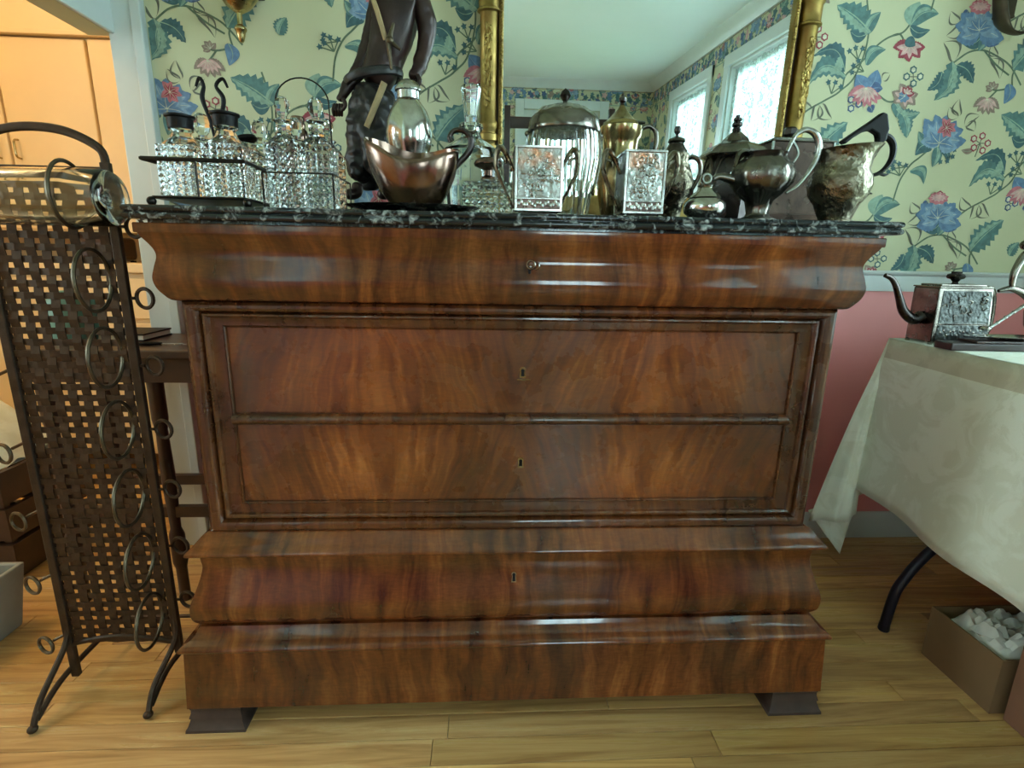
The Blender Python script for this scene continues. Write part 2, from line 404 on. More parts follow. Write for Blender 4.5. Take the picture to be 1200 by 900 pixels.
rail('baseboard_right', *Rr, BP, M['white']); rail('trim_6', *Rr, CP, M['white']); rail('trim_7', *F, CP, M['white'])
rail('baseboard_front', (DX1+.1, YF, 0), (XR, YF, 0), (0, 1, 0), BP, M['white'])

def window(name, a, b, axis, lace_on=True, WZ0=WZ0):
    # opening from a to b along the wall, built with u along the wall and d into the wall, then mapped
    mp = (lambda u, d, z: Vector((XR+d, u, z))) if axis == 'x' else (lambda u, d, z: Vector((XL-d, u, z))) if axis == 'xl' else (lambda u, d, z: Vector((u, YF-d, z)))
    def bx(g, u0, u1, d0, d1, z0, z1):
        q = G(); q.box(u0, u1, d0, d1, z0, z1); g.add([mp(*p) for p in q.v], q.f)
    g = G(); c = .085
    bx(g, a-c, a, -.022, 0, WZ0-.02, WZ1+c); bx(g, b, b+c, -.022, 0, WZ0-.02, WZ1+c); bx(g, a-c, b+c, -.026, 0, WZ1, WZ1+c)
    bx(g, a, a+.02, 0, .12, WZ0, WZ1); bx(g, b-.02, b, 0, .12, WZ0, WZ1); bx(g, a, b, 0, .12, WZ1-.02, WZ1)
    w = struct(name, g, M['white'], smooth=False, bevel=.004)
    s = G(); bx(s, a-c-.02, b+c+.02, -.05, .12, WZ0-.03, WZ0); obj('sill', s, M['white'], w, smooth=False, bevel=.004)
    s = G(); d0, d1 = .05, .085; zm = (WZ0+WZ1)/2
    for u0, u1 in ((a+.02, a+.065), (b-.065, b-.02)): bx(s, u0, u1, d0, d1, WZ0, WZ1-.02)
    for z0, z1 in ((WZ0, WZ0+.05), (zm-.02, zm+.02), (WZ1-.07, WZ1-.02)): bx(s, a+.065, b-.065, d0, d1, z0, z1)
    obj('sash', s, M['white'], w, smooth=False, bevel=.003)
    L = (b-a-.13)/3
    for k in (1, 2):
        s = G(); u = a+.065+L*k; bx(s, u-.009, u+.009, d0+.004, d1-.004, WZ0+.05, WZ1-.07); obj('glazing_bar', s, M['white'], w, smooth=False)
    for k in range(3):
        for z0, z1 in ((WZ0+.05, zm-.02), (zm+.02, WZ1-.07)):
            s = G(); u = a+.065+L*k; bx(s, u, u+L, .066, .069, z0, z1); obj('pane', s, M['pane'], w, smooth=False)
    if lace_on:
        N = 48; s = G(); vs = []
        for i in range(N+1):
            u = a+.03+(b-a-.06)*i/N; d = .028+.009*sin(i*1.3)+.004*sin(i*.5)
            vs += [mp(u, d, WZ0+.02), mp(u, d, WZ1-.03)]
        s.add(vs, [(2*i, 2*i+2, 2*i+3, 2*i+1) for i in range(N)])
        o = obj('lace_curtain', s, M['lace'], w)
    return w
window('window_1', *WIN[0], 'x'); window('window_2', *WIN[1], 'x'); window('added_window_3', *WIN[2], 'x', False, .30); window('added_window_5', *W5, 'xl')  # the last two windows are unseen, added as fill light
# glazed door in the far wall
g = G(); c = .10
g.box(DX0-c, DX0, YF-.0, YF+.024, 0, DZ+c); g.box(DX1, DX1+c, YF, YF+.024, 0, DZ+c); g.box(DX0, DX1, YF, YF+.024, DZ, DZ+c)
door = struct('door_1', g, M['white'], smooth=False, bevel=.004)
g = G(); y0, y1 = YF-.07, YF-.03
for a, b in ((DX0, DX0+.11), (DX1-.11, DX1)): g.box(a, b, y0, y1, 0, DZ)
for z0, z1 in ((0, .22), (.78, .9), (DZ-.12, DZ)): g.box(DX0+.11, DX1-.11, y0, y1, z0, z1)
g.box(DX0+.11, DX1-.11, y0+.012, y1-.012, .22, .78)
obj('door_leaf', g, M['white'], door, smooth=False, bevel=.005)
xs = [DX0+.11+(DX1-DX0-.22)*k/3 for k in range(4)]; zs = [.9+(DZ-1.02)*k/4 for k in range(5)]
g = G()
for x in xs[1:3]: g.box(x-.012, x+.012, y0+.004, y1-.004, .9, DZ-.12)
for z in zs[1:4]: g.box(xs[0], xs[3], y0+.006, y1-.006, z-.012, z+.012)
obj('glazing_bars', g, M['white'], door, smooth=False)
for i in range(3):
    for k in range(4):
        g = G(); g.box(xs[i]+.002, xs[i+1]-.002, YF-.052, YF-.049, zs[k]+.002, zs[k+1]-.002); obj('pane', g, M['pane'], door, smooth=False)
g = G(); g.ball((DX0+.06, YF+.02, 1.0), .028); obj('door_knob', g, M['brass'], door)
# leafy shrubs outside, the ground there
g = G(); g.box(-3, 9, -12, -4.6, -.25, -.2); g.box(2.2, 9, -4.6, 1.5, -.25, -.2); g.box(-9, -3.4, -4.6, 3, -.25, -.2); struct('ground', g, plain('lawn', srgb(92, 120, 70), .9), smooth=False)

# kitchen shell
g = G()
KW = (-.95, -.05, .95, 2.05)
g.box(-3.3, -3.18, -1.3, KW[0], 0, HC); g.box(-3.3, -3.18, KW[1], 1.9, 0, HC); g.box(-3.3, -3.18, KW[0], KW[1], 0, KW[2]); g.box(-3.3, -3.18, KW[0], KW[1], KW[3], HC); g.box(-3.2, XL-.0, 1.78, 1.9, 0, HC); g.box(-3.2, XK, -1.3, -1.18, 0, HC); g.box(XL, XL+.1, YW+.12, 1.9, 0, HC)
struct('wall_kitchen', g, M['kit'], smooth=False)
g = G()
for a, b in ((KW[0], KW[0]+.05), (KW[1]-.05, KW[1]), ((KW[0]+KW[1])/2-.02, (KW[0]+KW[1])/2+.02)): g.box(-3.26, -3.20, a, b, KW[2], KW[3])
for a, b in ((KW[2], KW[2]+.05), (KW[3]-.05, KW[3])): g.box(-3.26, -3.20, KW[0]+.05, KW[1]-.05, a, b)
w = struct('added_window_4', g, M['white'], smooth=False)  # unseen kitchen window, added to brighten the cloth side from the left
for a, b in ((KW[0]+.05, -.52), (-.48, KW[1]-.05)): g = G(); g.box(-3.232, -3.228, a, b, KW[2]+.05, KW[3]-.05); obj('pane', g, M['pane'], w, smooth=False)

# ------------------------------------------------------------------ wallpaper print (flat print, thin mesh)
PC = {'teal': srgb(96, 132, 130), 'tealdk': srgb(74, 108, 114), 'teallt': srgb(150, 176, 158), 'vein': srgb(160, 184, 160), 'stem': srgb(104, 122, 100),
      'blue': srgb(108, 138, 172), 'bluelt': srgb(142, 168, 192), 'bluedk': srgb(84, 104, 144), 'pink': srgb(206, 122, 132), 'pinklt': srgb(222, 176, 172),
      'red': srgb(166, 70, 82), 'dust': srgb(156, 136, 122), 'line': srgb(112, 112, 100), 'cream': srgb(222, 220, 194)}
PK = list(PC)
def pmat(k):
    t = NT('print_'+k); c = PC[k]; d = tuple(x*.72 for x in c[:3])+(1,)
    t.base(t.ramp(t.noise(70, 4), [(.36, d), (.62, c)])).rough(.75); return t.m
PM = [pmat(k) for k in PK]
SH = []       # list of (layer, colour, [polygon points (u,v)], faces)
def uv(px, py): p = Y(px, py, YW); return Vector((p.x, p.z))
def q_strip(L, R): return L+R, [(i, i+1, len(L)+i+1, len(L)+i) for i in range(len(L)-1)]
def p_leaf(a, b, w, col='teal', bend=.15, ser=0, vein='vein', outline=False, lay=1):
    A, Bv = uv(*a), uv(*b); d = Bv-A; d *= (1.25 if outline else 1); ln = d.length; d /= ln; n = Vector((-d.y, d.x)); w = w*.0021*(1.25 if outline else 1)
    N = 14; L = []; R = []; C = []
    for i in range(N+1):
        t = i/N; hw = w*sin(pi*min(1, t**.75))**.8 if 0 < t < 1 else 0
        sl = 1+(ser*((i % 2)-.5) if 0 < i < N else 0)
        c = A+d*(ln*t)+n*(bend*ln*sin(pi*t)); C.append(c); L.append(c+n*(hw*sl)); R.append(c-n*(hw*(2-sl if ser else 1)))
    if outline:
        w *= 1
        for side in (L, R):
            inner = [C[i]+(side[i]-C[i])*(.66 if 0 < i < N else 1) for i in range(N+1)]
            SH.append((lay, col, *q_strip(side, inner)))
    else:
        SH.append((lay, col, *q_strip(L, R)))
        if col == 'teal': SH.append((lay+.5, 'teallt', *q_strip([C[i]+(L[i]-C[i])*.62 for i in range(N+1)], [C[i]+(L[i]-C[i])*.14 for i in range(N+1)])))
        if vein: SH.append((lay+.6, vein, *q_strip([C[i]+n*(w*.06*(1-i/N)+.0003) for i in range(N)], [C[i]-n*(w*.06*(1-i/N)+.0003) for i in range(N)])))
def p_stem(pts, w=2.4, col='stem', lay=.5):
    P = smooth_path([Vector((*uv(*p), 0)) for p in pts], 6); L = []; R = []
    for i, p in enumerate(P):
        t = (P[min(i+1, len(P)-1)]-P[max(i-1, 0)]).normalized(); n = Vector((-t.y, t.x)); q = Vector((p.x, p.y)); hw = w*.0021*.5
        L.append(q+n*hw); R.append(q-n*hw)
    SH.append((lay, col, *q_strip(L, R)))
def p_blob(c, r, col, n=9, lob=.18, lay=2, sq=1.0):
    C = uv(*c); P = [C]
    for i in range(n*2):
        a = 2*pi*i/(n*2); rr = r*.0021*(1+lob*(1 if i % 2 else -1)); P.append(C+Vector((cos(a)*rr, sin(a)*rr*sq)))
    SH.append((lay, col, P, [(0, 1+i, 1+(i+1) % (2*n)) for i in range(2*n)]))
def p_bloom(c, r, col, col2, n=6, a0=90, spread=300, lay=2, wid=.42):
    for k in range(n):
        a = radians(a0+(k-(n-1)/2)*spread/max(1, n-1)); e = (c[0]+cos(a)*r, c[1]-sin(a)*r)
        p_leaf(c, e, r*wid, col, .06*(1 if k % 2 else -1), .18, None, lay=lay+.05*k)
        e2 = (c[0]+cos(a)*r*.78, c[1]-sin(a)*r*.78); p_leaf(c, e2, r*wid*.5, col2, .05, 0, 'cream', lay=lay+.05*k+.3)
def p_berries(c, n, sp, col='line'):
    rnd = random.Random(int(c[0]*7+c[1]))
    for k in range(n):
        a = 2*pi*k/n; q = (c[0]+cos(a)*sp, c[1]+sin(a)*sp); p_stem([c, q], 1.2, 'line'); p_blob(q, 5, col, 6, .1); p_blob(q, 3, 'cream', 6, .1, 3)
def p_sprig(c, ang, n=3):
    for k in range(n):
        a = radians(ang+(k-(n-1)/2)*34); q = (c[0]+cos(a)*14, c[1]-sin(a)*14); p_stem([c, q], 1.6); p_blob(q, 3.4, 'tealdk', 5, .3)
# one repeat, traced
p_stem([(935, 138), (948, 128), (966, 118), (985, 106), (991, 88), (1008, 74), (1026, 55), (1041, 44), (1058, 38), (1068, 26)])
p_stem([(985, 106), (1000, 92), (1013, 62), (1018, 34), (1016, 0)]); p_stem([(1041, 44), (1054, 40), (1060, 50)])
p_leaf((1020, 38), (981, 6), 17, 'teal', -.05, .35); p_leaf((1014, 40), (1032, 14), 9, 'teal', .1); p_leaf((1016, 40), (996, 36), 8, 'tealdk', .2)
p_leaf((1066, 30), (1078, 2), 12, 'teallt', .1); p_leaf((1068, 28), (1100, 16), 11, 'teal', .2); p_leaf((1066, 31), (1090, 35), 7, 'tealdk', -.2)
p_leaf((991, 90), (946, 100), 13, 'teal', -.36, .3); p_leaf((990, 84), (952, 66), 10, 'tealdk', -.35, .3); p_leaf((985, 66), (972, 88), 6, 'teallt', .2, .3)
p_leaf((1014, 76), (1038, 58), 9, 'teal', .25); p_sprig((1005, 70), 100); p_sprig((974, 110), 70); p_sprig((1012, 84), 150)
p_leaf((958, 122), (952, 138), 7, 'line', .2, 0, None, True); p_leaf((962, 122), (972, 136), 7, 'line', -.2, 0, None, True); p_leaf((950, 128), (940, 116), 6, 'line', .2, 0, None, True)
p_bloom((1065, 54), 19, 'red', 'pinklt', 5, -90, 170, 2, .4); p_leaf((1060, 48), (1072, 54), 7, 'tealdk', .1, 0, None, lay=4)
p_leaf((1016, 104), (1003, 88), 11, 'blue', .1, 0, 'bluelt', lay=3); p_leaf((1018, 104), (1028, 82), 11, 'blue', -.1, 0, 'bluelt', lay=3); p_leaf((1018, 106), (1034, 104), 8, 'bluedk', .1, 0, 'bluelt', lay=3)
p_bloom((1014, 103), 23, 'pink', 'pinklt', 7, -95, 120, 4, .26); p_berries((1000, 122), 3, 6, 'bluedk'); p_leaf((1018, 124), (1022, 132), 6, 'bluedk', .1, .4); p_leaf((1034, 94), (1041, 88), 5, 'line', .1, 0, None, True)
p_stem([(1030, 112), (1040, 119), (1050, 118), (1056, 112)]); p_bloom((1060, 113), 16, 'dust', 'pinklt', 7, 60, 300); p_blob((1059, 113), 8, 'blue', 8, .12, 3); p_bloom((1062, 110), 9, 'red', 'pinklt', 4, 60, 120, 4)
p_leaf((1047, 120), (1050, 138), 8, 'teal', .2); p_leaf((1050, 128), (1078, 132), 10, 'teal', -.2, .3); p_leaf((1056, 132), (1062, 162), 10, 'teal', .1, .25); p_stem([(1048, 120), (1052, 130), (1058, 138)])
p_berries((1070, 90), 4, 8, 'tealdk')
p_leaf((1116, 72), (1094, 118), 14, 'teal', .22, .32); p_leaf((1104, 84), (1086, 106), 8, 'tealdk', .2, .4); p_leaf((1120, 76), (1110, 106), 10, 'teal', -.1, .35); p_leaf((1121, 76), (1140, 98), 10, 'tealdk', .15, .35)
p_leaf((1118, 72), (1108, 54), 9, 'line', -.25, 0, None, True); p_stem([(1112, 78), (1122, 70), (1136, 61), (1152, 59), (1168, 66), (1184, 78), (1196, 100)])
p_leaf((1160, 66), (1166, 78), 5, 'line', .2, 0, None, True); p_leaf((1168, 66), (1164, 54), 5, 'line', .2, 0, None, True)
p_bloom((1148, 36), 30, 'blue', 'bluelt', 8, 90, 220); p_bloom((1147, 36), 20, 'bluelt', 'blue', 5, 90, 150, 3); p_blob((1148, 9), 15, 'pink', 9, .1, 4, .55); p_blob((1148, 8), 11, 'pinklt', 11, .2, 5, .45); p_berries((1148, 9), 5, 6, 'red')
p_leaf((1152, 40), (1128, 52), 8, 'tealdk', .2); p_leaf((1158, 40), (1170, 52), 10, 'bluedk', -.1); p_leaf((1154, 42), (1146, 60), 7, 'teal', .1); p_leaf((1134, 12), (1126, 22), 6, 'bluedk', .2)
for q, e in (((1126, 30), (1112, 40)), ((1124, 26), (1116, 16)), ((1130, 28), (1138, 36))): p_leaf(q, e, 6, 'line', .2, 0, None, True)
p_stem([(1160, 104), (1168, 106), (1180, 104)]); p_bloom((1163, 104), 9, 'dust', 'dust', 5, 120, 160); p_bloom((1156, 116), 19, 'dust', 'pinklt', 6, -95, 110, 2, .3); p_stem([(1168, 106), (1158, 116)]); p_leaf((1182, 98), (1176, 122), 9, 'blue', .2)
p_berries((1148, 168), 5, 9, 'red'); p_leaf((1140, 176), (1126, 176), 4, 'dust', .1); p_stem([(1148, 168), (1142, 184)], 1.6)
p_bloom((1100, 166), 32, 'blue', 'bluelt', 6, 62, 120, 2, .36); p_bloom((1100, 168), 22, 'bluelt', 'blue', 5, 80, 190, 3); p_bloom((1108, 150), 12, 'pink', 'red', 7, -20, 260, 4, .36)
for q, e in (((1122, 138), (1114, 128)), ((1124, 136), (1124, 120)), ((1130, 148), (1144, 138)), ((1132, 146), (1140, 152))): p_leaf(q, e, 6, 'line', .2, 0, None, True)
p_leaf((1092, 172), (1072, 182), 11, 'tealdk', -.3); p_leaf((1090, 166), (1076, 154), 7, 'teal', .2); p_leaf((1098, 172), (1092, 196), 8, 'teal', .1); p_leaf((1100, 170), (1112, 188), 6, 'tealdk', .1); p_sprig((1104, 176), -50, 4)
p_stem([(1092, 172), (1078, 184), (1066, 194), (1054, 212), (1046, 236)]); p_leaf((1066, 200), (1082, 216), 8, 'teal', .35); p_sprig((1054, 206), 110, 4); p_sprig((1060, 196), 170, 2)
p_leaf((1136, 294), (1176, 258), 17, 'teal', .05, .4); p_stem([(1136, 316), (1136, 300), (1142, 290)]); p_stem([(1104, 275), (1118, 290), (1132, 300)]); p_leaf((1112, 284), (1120, 300), 6, 'line', .2, 0, None, True)
p_leaf((1182, 300), (1194, 284), 9, 'teal', .1, .3)
V1 = Vector((-.012, -.519)); V2 = Vector((.556, -.2655))
def print_mesh(name, parent, u0, u1, v0, v1, mapf, bands=(), holes=()):
    g = G()
    for i in range(-9, 10):
        for j in range(-8, 9):
            o = V1*i+V2*j
            c = Vector((1.05, 1.35))+o
            if not (u0-.5 < c.x < u1+.5 and v0-.6 < c.y < v1+.6): continue
            for si, (lay, col, P, fs) in enumerate(SH):
                Q = [p+o for p in P]
                if max(p.x for p in Q) < u0 or min(p.x for p in Q) > u1 or max(p.y for p in Q) < v0 or min(p.y for p in Q) > v1: continue
                cx = sum(p.x for p in Q)/len(Q); cy = sum(p.y for p in Q)/len(Q)
                if any(a < cx < b and e < cy < f for a, b, e, f in holes): continue
                g.add([Vector((p.x, -.0003-.0004*lay-1.6e-6*si, p.y)) for p in Q], fs, PK.index(col))
    for (b0, b1) in bands:          # frieze border
        rnd = random.Random(5); u = u0
        g.add([Vector((x, -.0025, z)) for x, z in ((u0, b0), (u1, b0), (u1, b0+.008), (u0, b0+.008))], [(0, 1, 2, 3)], PK.index('teallt'))
        g.add([Vector((x, -.0025, z)) for x, z in ((u0, b1-.006), (u1, b1-.006), (u1, b1), (u0, b1))], [(0, 1, 2, 3)], PK.index('dust'))
        while u < u1-.05:
            for k in range(3):
                col = rnd.choice(['blue', 'bluedk', 'dust', 'teal', 'bluelt', 'tealdk', 'pinklt']); cx, cz = u+rnd.uniform(.02, .06), b0+.03+(b1-b0-.06)*(k+.5)/3+rnd.uniform(-.01, .01); r = rnd.uniform(.016, .032)
                P = [Vector((cx, -.0028-.0002*k, cz))]+[Vector((cx+cos(a*pi/5)*r*(1.25 if a % 2 else .7), -.0028-.0002*k, cz+sin(a*pi/5)*r*(1.25 if a % 2 else .7))) for a in range(10)]
                g.add(P, [(0, 1+a, 1+(a+1) % 10) for a in range(10)], PK.index(col))
            u += .075
    me = bpy.data.meshes.new(name); me.from_pydata([tuple(p) for p in g.v], [], g.f)
    for m in PM: me.materials.append(m)
    me.polygons.foreach_set('material_index', g.m)
    bm = bmesh.new(); bm.from_mesh(me)
    for co, no in (((u0, 0, 0), (-1, 0, 0)), ((u1, 0, 0), (1, 0, 0)), ((0, 0, v0), (0, 0, -1)), ((0, 0, v1), (0, 0, 1))):
        bmesh.ops.bisect_plane(bm, geom=bm.verts[:]+bm.edges[:]+bm.faces[:], plane_co=co, plane_no=no, clear_outer=True)
    for v in bm.verts: v.co = mapf(v.co)
    bm.to_mesh(me); bm.free()
    o = bpy.data.objects.new(name, me); COL.objects.link(o); o.parent = parent; o['kind'] = 'stuff'; return o
print_mesh('wallpaper_print', wall_back, -.97, XR, RZ1, HC-.26, lambda p: Vector((p.x, YW+p.y, p.z)))
print_mesh('wallpaper_print', wall_right, -YW, -YF, RZ1, HC-.085, lambda p: Vector((XR+p.y, -p.x, p.z)), bands=((HC-.24, HC-.09),), holes=[(-b-.08, -a+.08, WZ0, WZ1+.08) for a, b in WIN])
print_mesh('wallpaper_print', wall_front, -XR, 3.1, RZ1, HC-.085, lambda p: Vector((-p.x, YF-p.y, p.z)), bands=((HC-.24, HC-.09),), holes=[(-DX1-.1, -DX0+.1, 0, DZ+.1)])

# ------------------------------------------------------------------ chest of drawers
chest = thing('chest_of_drawers', 'large flame mahogany chest of drawers with scrolled cornice and black marble top', 'chest of drawers', (0, 0, 0))
HWD, BACK = .60, .62
def mitred(prof, back=BACK, closed_back=True):       # sweep profile (p,z) around front and two sides
    g = G(); n = len(prof); vs = []
    for p, z in prof: vs.append((-HWD-p, back, z))
    for p, z in prof: vs.append((-HWD-p, -p, z))
    for p, z in prof: vs.append((HWD+p, -p, z))
    for p, z in prof: vs.append((HWD+p, back, z))
    fs = []
    for s in range(3):
        for k in range(n-1): fs.append((s*n+k, (s+1)*n+k, (s+1)*n+k+1, s*n+k+1))
    fs.append(tuple(s*n for s in range(4))); fs.append(tuple(s*n+n-1 for s in range(3, -1, -1)))
    fs.append(tuple(range(n))+tuple(range(4*n-1, 3*n-1, -1)))
    return g.add(vs, fs)
def sp(prof, n=5): return [(p.x, p.z) for p in smooth_path([(a, 0, b) for a, b in prof], n)]
# body carcass
g = G(); g.box(-HWD+.002, HWD-.002, .012, BACK-.002, .415, .866); obj('carcass', g, M['mahog_dark'], chest, smooth=False)
# cornice with fascia
g = mitred([(.010, .9795), (.0415, .9795), (.0422, .982), (.0422, .994), (.041, .9955), (.0, .9955)]); obj('fascia', g, M['mahog'], chest, ang=30)
g = mitred([(0, .8648)]+sp([(.002, .8648), (.0125, .8682), (.0195, .8765), (.0265, .889), (.0295, .905), (.0262, .924), (.0225, .940), (.0235, .951), (.0285, .962), (.0355, .973), (.0385, .9795)], 5)+[(0, .9795)])
corn = obj('frieze_drawer', g, M['mahog'], chest, ang=30)
# bolection frame: nested rectangle sweep
fr = [(0, .004), (.0, -.004), (.002, -.006), (.008, -.0095), (.015, -.0095), (.022, -.006), (.0255, .001), (.027, .004), (.0285, .001), (.031, -.0025), (.035, -.0035), (.039, -.001), (.041, .004), (.048, .006), (.060, .007), (.0625, .005), (.0645, .007), (.066, .018)]
g = G(); vs = []; n = len(fr)
for d, y in fr:
    dt, db = d*.046/.0645, d*.058/.0645
    vs += [(-HWD+d, y, .4165+db), (HWD-d, y, .4165+db), (HWD-d, y, .8648-dt), (-HWD+d, y, .8648-dt)]
g.add(vs, [(4*k+i, 4*k+(i+1) % 4, 4*k+4+(i+1) % 4, 4*k+4+i) for k in range(n-1) for i in range(4)])
obj('front_frame', g, M['mahog_dark'], chest, ang=30)
g = G(); P = [(.016, .633), (.006, .634), (-.001, .638), (-.003, .644), (-.001, .650), (.006, .6545), (.016, .655)]
g.add([(x, y, z) for x in (-.539, .539) for y, z in P], [(i, i+1, 7+i+1, 7+i) for i in range(6)]); obj('divider_bead', g, M['mahog_dark'], chest, ang=60)
for z0, z1 in ((.656, .8185), (.4745, .632)):
    g = G(); g.box(-.5355, .5355, .0115, .05, z0, z1); d = obj('drawer', g, M['mahog_front'], chest, smooth=False, bevel=.0015)
    q = G(); zc = z0+(.0805 if z0 > .6 else .078)
    pts = [(.007+.0035*cos(a), zc+.004+.0035*sin(a)) for a in [radians(t) for t in range(-40, 221, 26)]]+[(.0035, zc-.007), (.0105, zc-.007)]
    outer = [(.007+(x-.007)*1.75, zc+(z-zc)*1.5+.0004) for x, z in pts]; m = len(pts)
    q.add([(x, .0108, z) for x, z in outer]+[(x, .0108, z) for x, z in pts]+[(x, .0114, z) for x, z in pts], [(i, (i+1) % m, m+(i+1) % m, m+i) for i in range(m)], 0)
    q.add([(x, .0112, z) for x, z in pts], [tuple(range(m))], 1)
    obj('keyhole', q, [M['brassy'], M['black']], d, smooth=False)
# upper drawer has a small latch plate
q = G(); q.box(-.004, .022, .008, .0115, .722, .7245); obj('lock_plate', q, M['brassy'], chest, smooth=False)
# scroll key in the frieze drawer
q = G(); kx, kz = .012, .935
q.tube([(kx, -.02, kz), (kx, -.046, kz)], .0022, 8); q.ring((kx, -.052, kz+.004), .007, .002, (.5, 1, 0), 16); q.ring((kx+.009, -.052, kz+.002), .005, .0018, (.5, 1, 0), 14)
q.tube([(kx, -.024, kz), (kx, -.024, kz-.012)], .0035, 6, mi=1); obj('key', q, [M['tarn'], M['black']], chest)
# lower ledge, bulged drawer, plinth
g = mitred([(-.01, .4165), (.004, .4185)]+sp([(.010, .416), (.018, .408), (.026, .398), (.034, .390), (.0385, .3835), (.036, .3785), (.028, .377)], 4)+[(-.01, .376)]); obj('ledge_moulding', g, M['mahog'], chest, ang=30)
g = mitred([(-.01, .380)]+sp([(.020, .377), (.0185, .360), (.0178, .346), (.022, .326), (.0305, .300), (.0385, .276), (.0405, .258), (.0375, .240), (.028, .226)], 5)+[(-.01, .2225)])
low = obj('lower_drawer', g, M['mahog'], chest, ang=30)
q = G(); m = len(pts); zc = .3205
pt = [(-.004+.0032*cos(a), zc+.004+.0032*sin(a)) for a in [radians(t) for t in range(-40, 221, 26)]]+[(-.0072, zc-.008), (-.0008, zc-.008)]
yk = lambda z: -.0245-(.3205-z)*.32
m = len(pt); out = [(-.004+(x+.004)*1.6, zc+(z-zc)*1.3) for x, z in pt]
q.add([(x, yk(z)-.0008, z) for x, z in out], [tuple(range(m))], 0); q.add([(x, yk(z)-.0014, z) for x, z in pt], [tuple(range(m))], 1); obj('keyhole', q, [M['brassy'], M['black']], low, smooth=False)
g = mitred([(-.01, .2235), (.026, .2235)]+sp([(.030, .2225), (.035, .213), (.043, .203), (.052, .1985), (.0585, .195), (.0625, .189), (.0605, .1835), (.055, .181)], 4)+[(-.01, .180)]); obj('plinth_moulding', g, M['mahog'], chest, ang=30)
g = mitred([(-.01, .182), (.0548, .182), (.0605, .0545), (-.01, .0545)]); obj('plinth', g, M['mahog'], chest, ang=20)
fp = [(.0575, .0545), (.0575, .049), (.0562, .047), (.0566, .040), (.0592, .032), (.060, .029), (.0578, .0275), (.0586, .023), (.0625, .012), (.0662, .006), (.0668, 0.0)]
def foot(sx, yb):
    x1 = sx*(HWD+.0575); g = G(); vs = []
    for p, z in fp:
        e = p-.0575; xo = HWD+p; xi = HWD+.0575-.100-e
        vs += [(sx*xi, -p if yb else BACK-.12-e, z), (sx*xo, -p if yb else BACK-.12-e, z), (sx*xo, .045+e if yb else BACK-.01, z), (sx*xi, .045+e if yb else BACK-.01, z)]
    n = len(fp)
    g.add(vs, [(4*k+i, 4*k+(i+1) % 4, 4*k+4+(i+1) % 4, 4*k+4+i) for k in range(n-1) for i in range(4)]+[(0, 1, 2, 3), tuple(4*n-4+i for i in range(4))])
    obj('foot', g, M['foot'], chest, ang=25)
for sx in (-1, 1):
    for yb in (True, False): foot(sx, yb)
# marble slab: two rounded lips
mp_ = sp([(.046, 1.0), (.053, 1.0012), (.0555, 1.005), (.0545, 1.0095), (.0515, 1.0118)], 4)+sp([(.0515, 1.0122), (.0545, 1.0145), (.0552, 1.0185), (.0525, 1.0222), (.047, 1.0232)], 4)
g = mitred([(-.02, .9956), (.030, .9956), (.030, 1.0)]+mp_+[(-.02, 1.0232)], back=.655)
for v in g.v: v.x += .006
top = obj('marble_top', g, M['marble'], chest, ang=40); MT = 1.0234

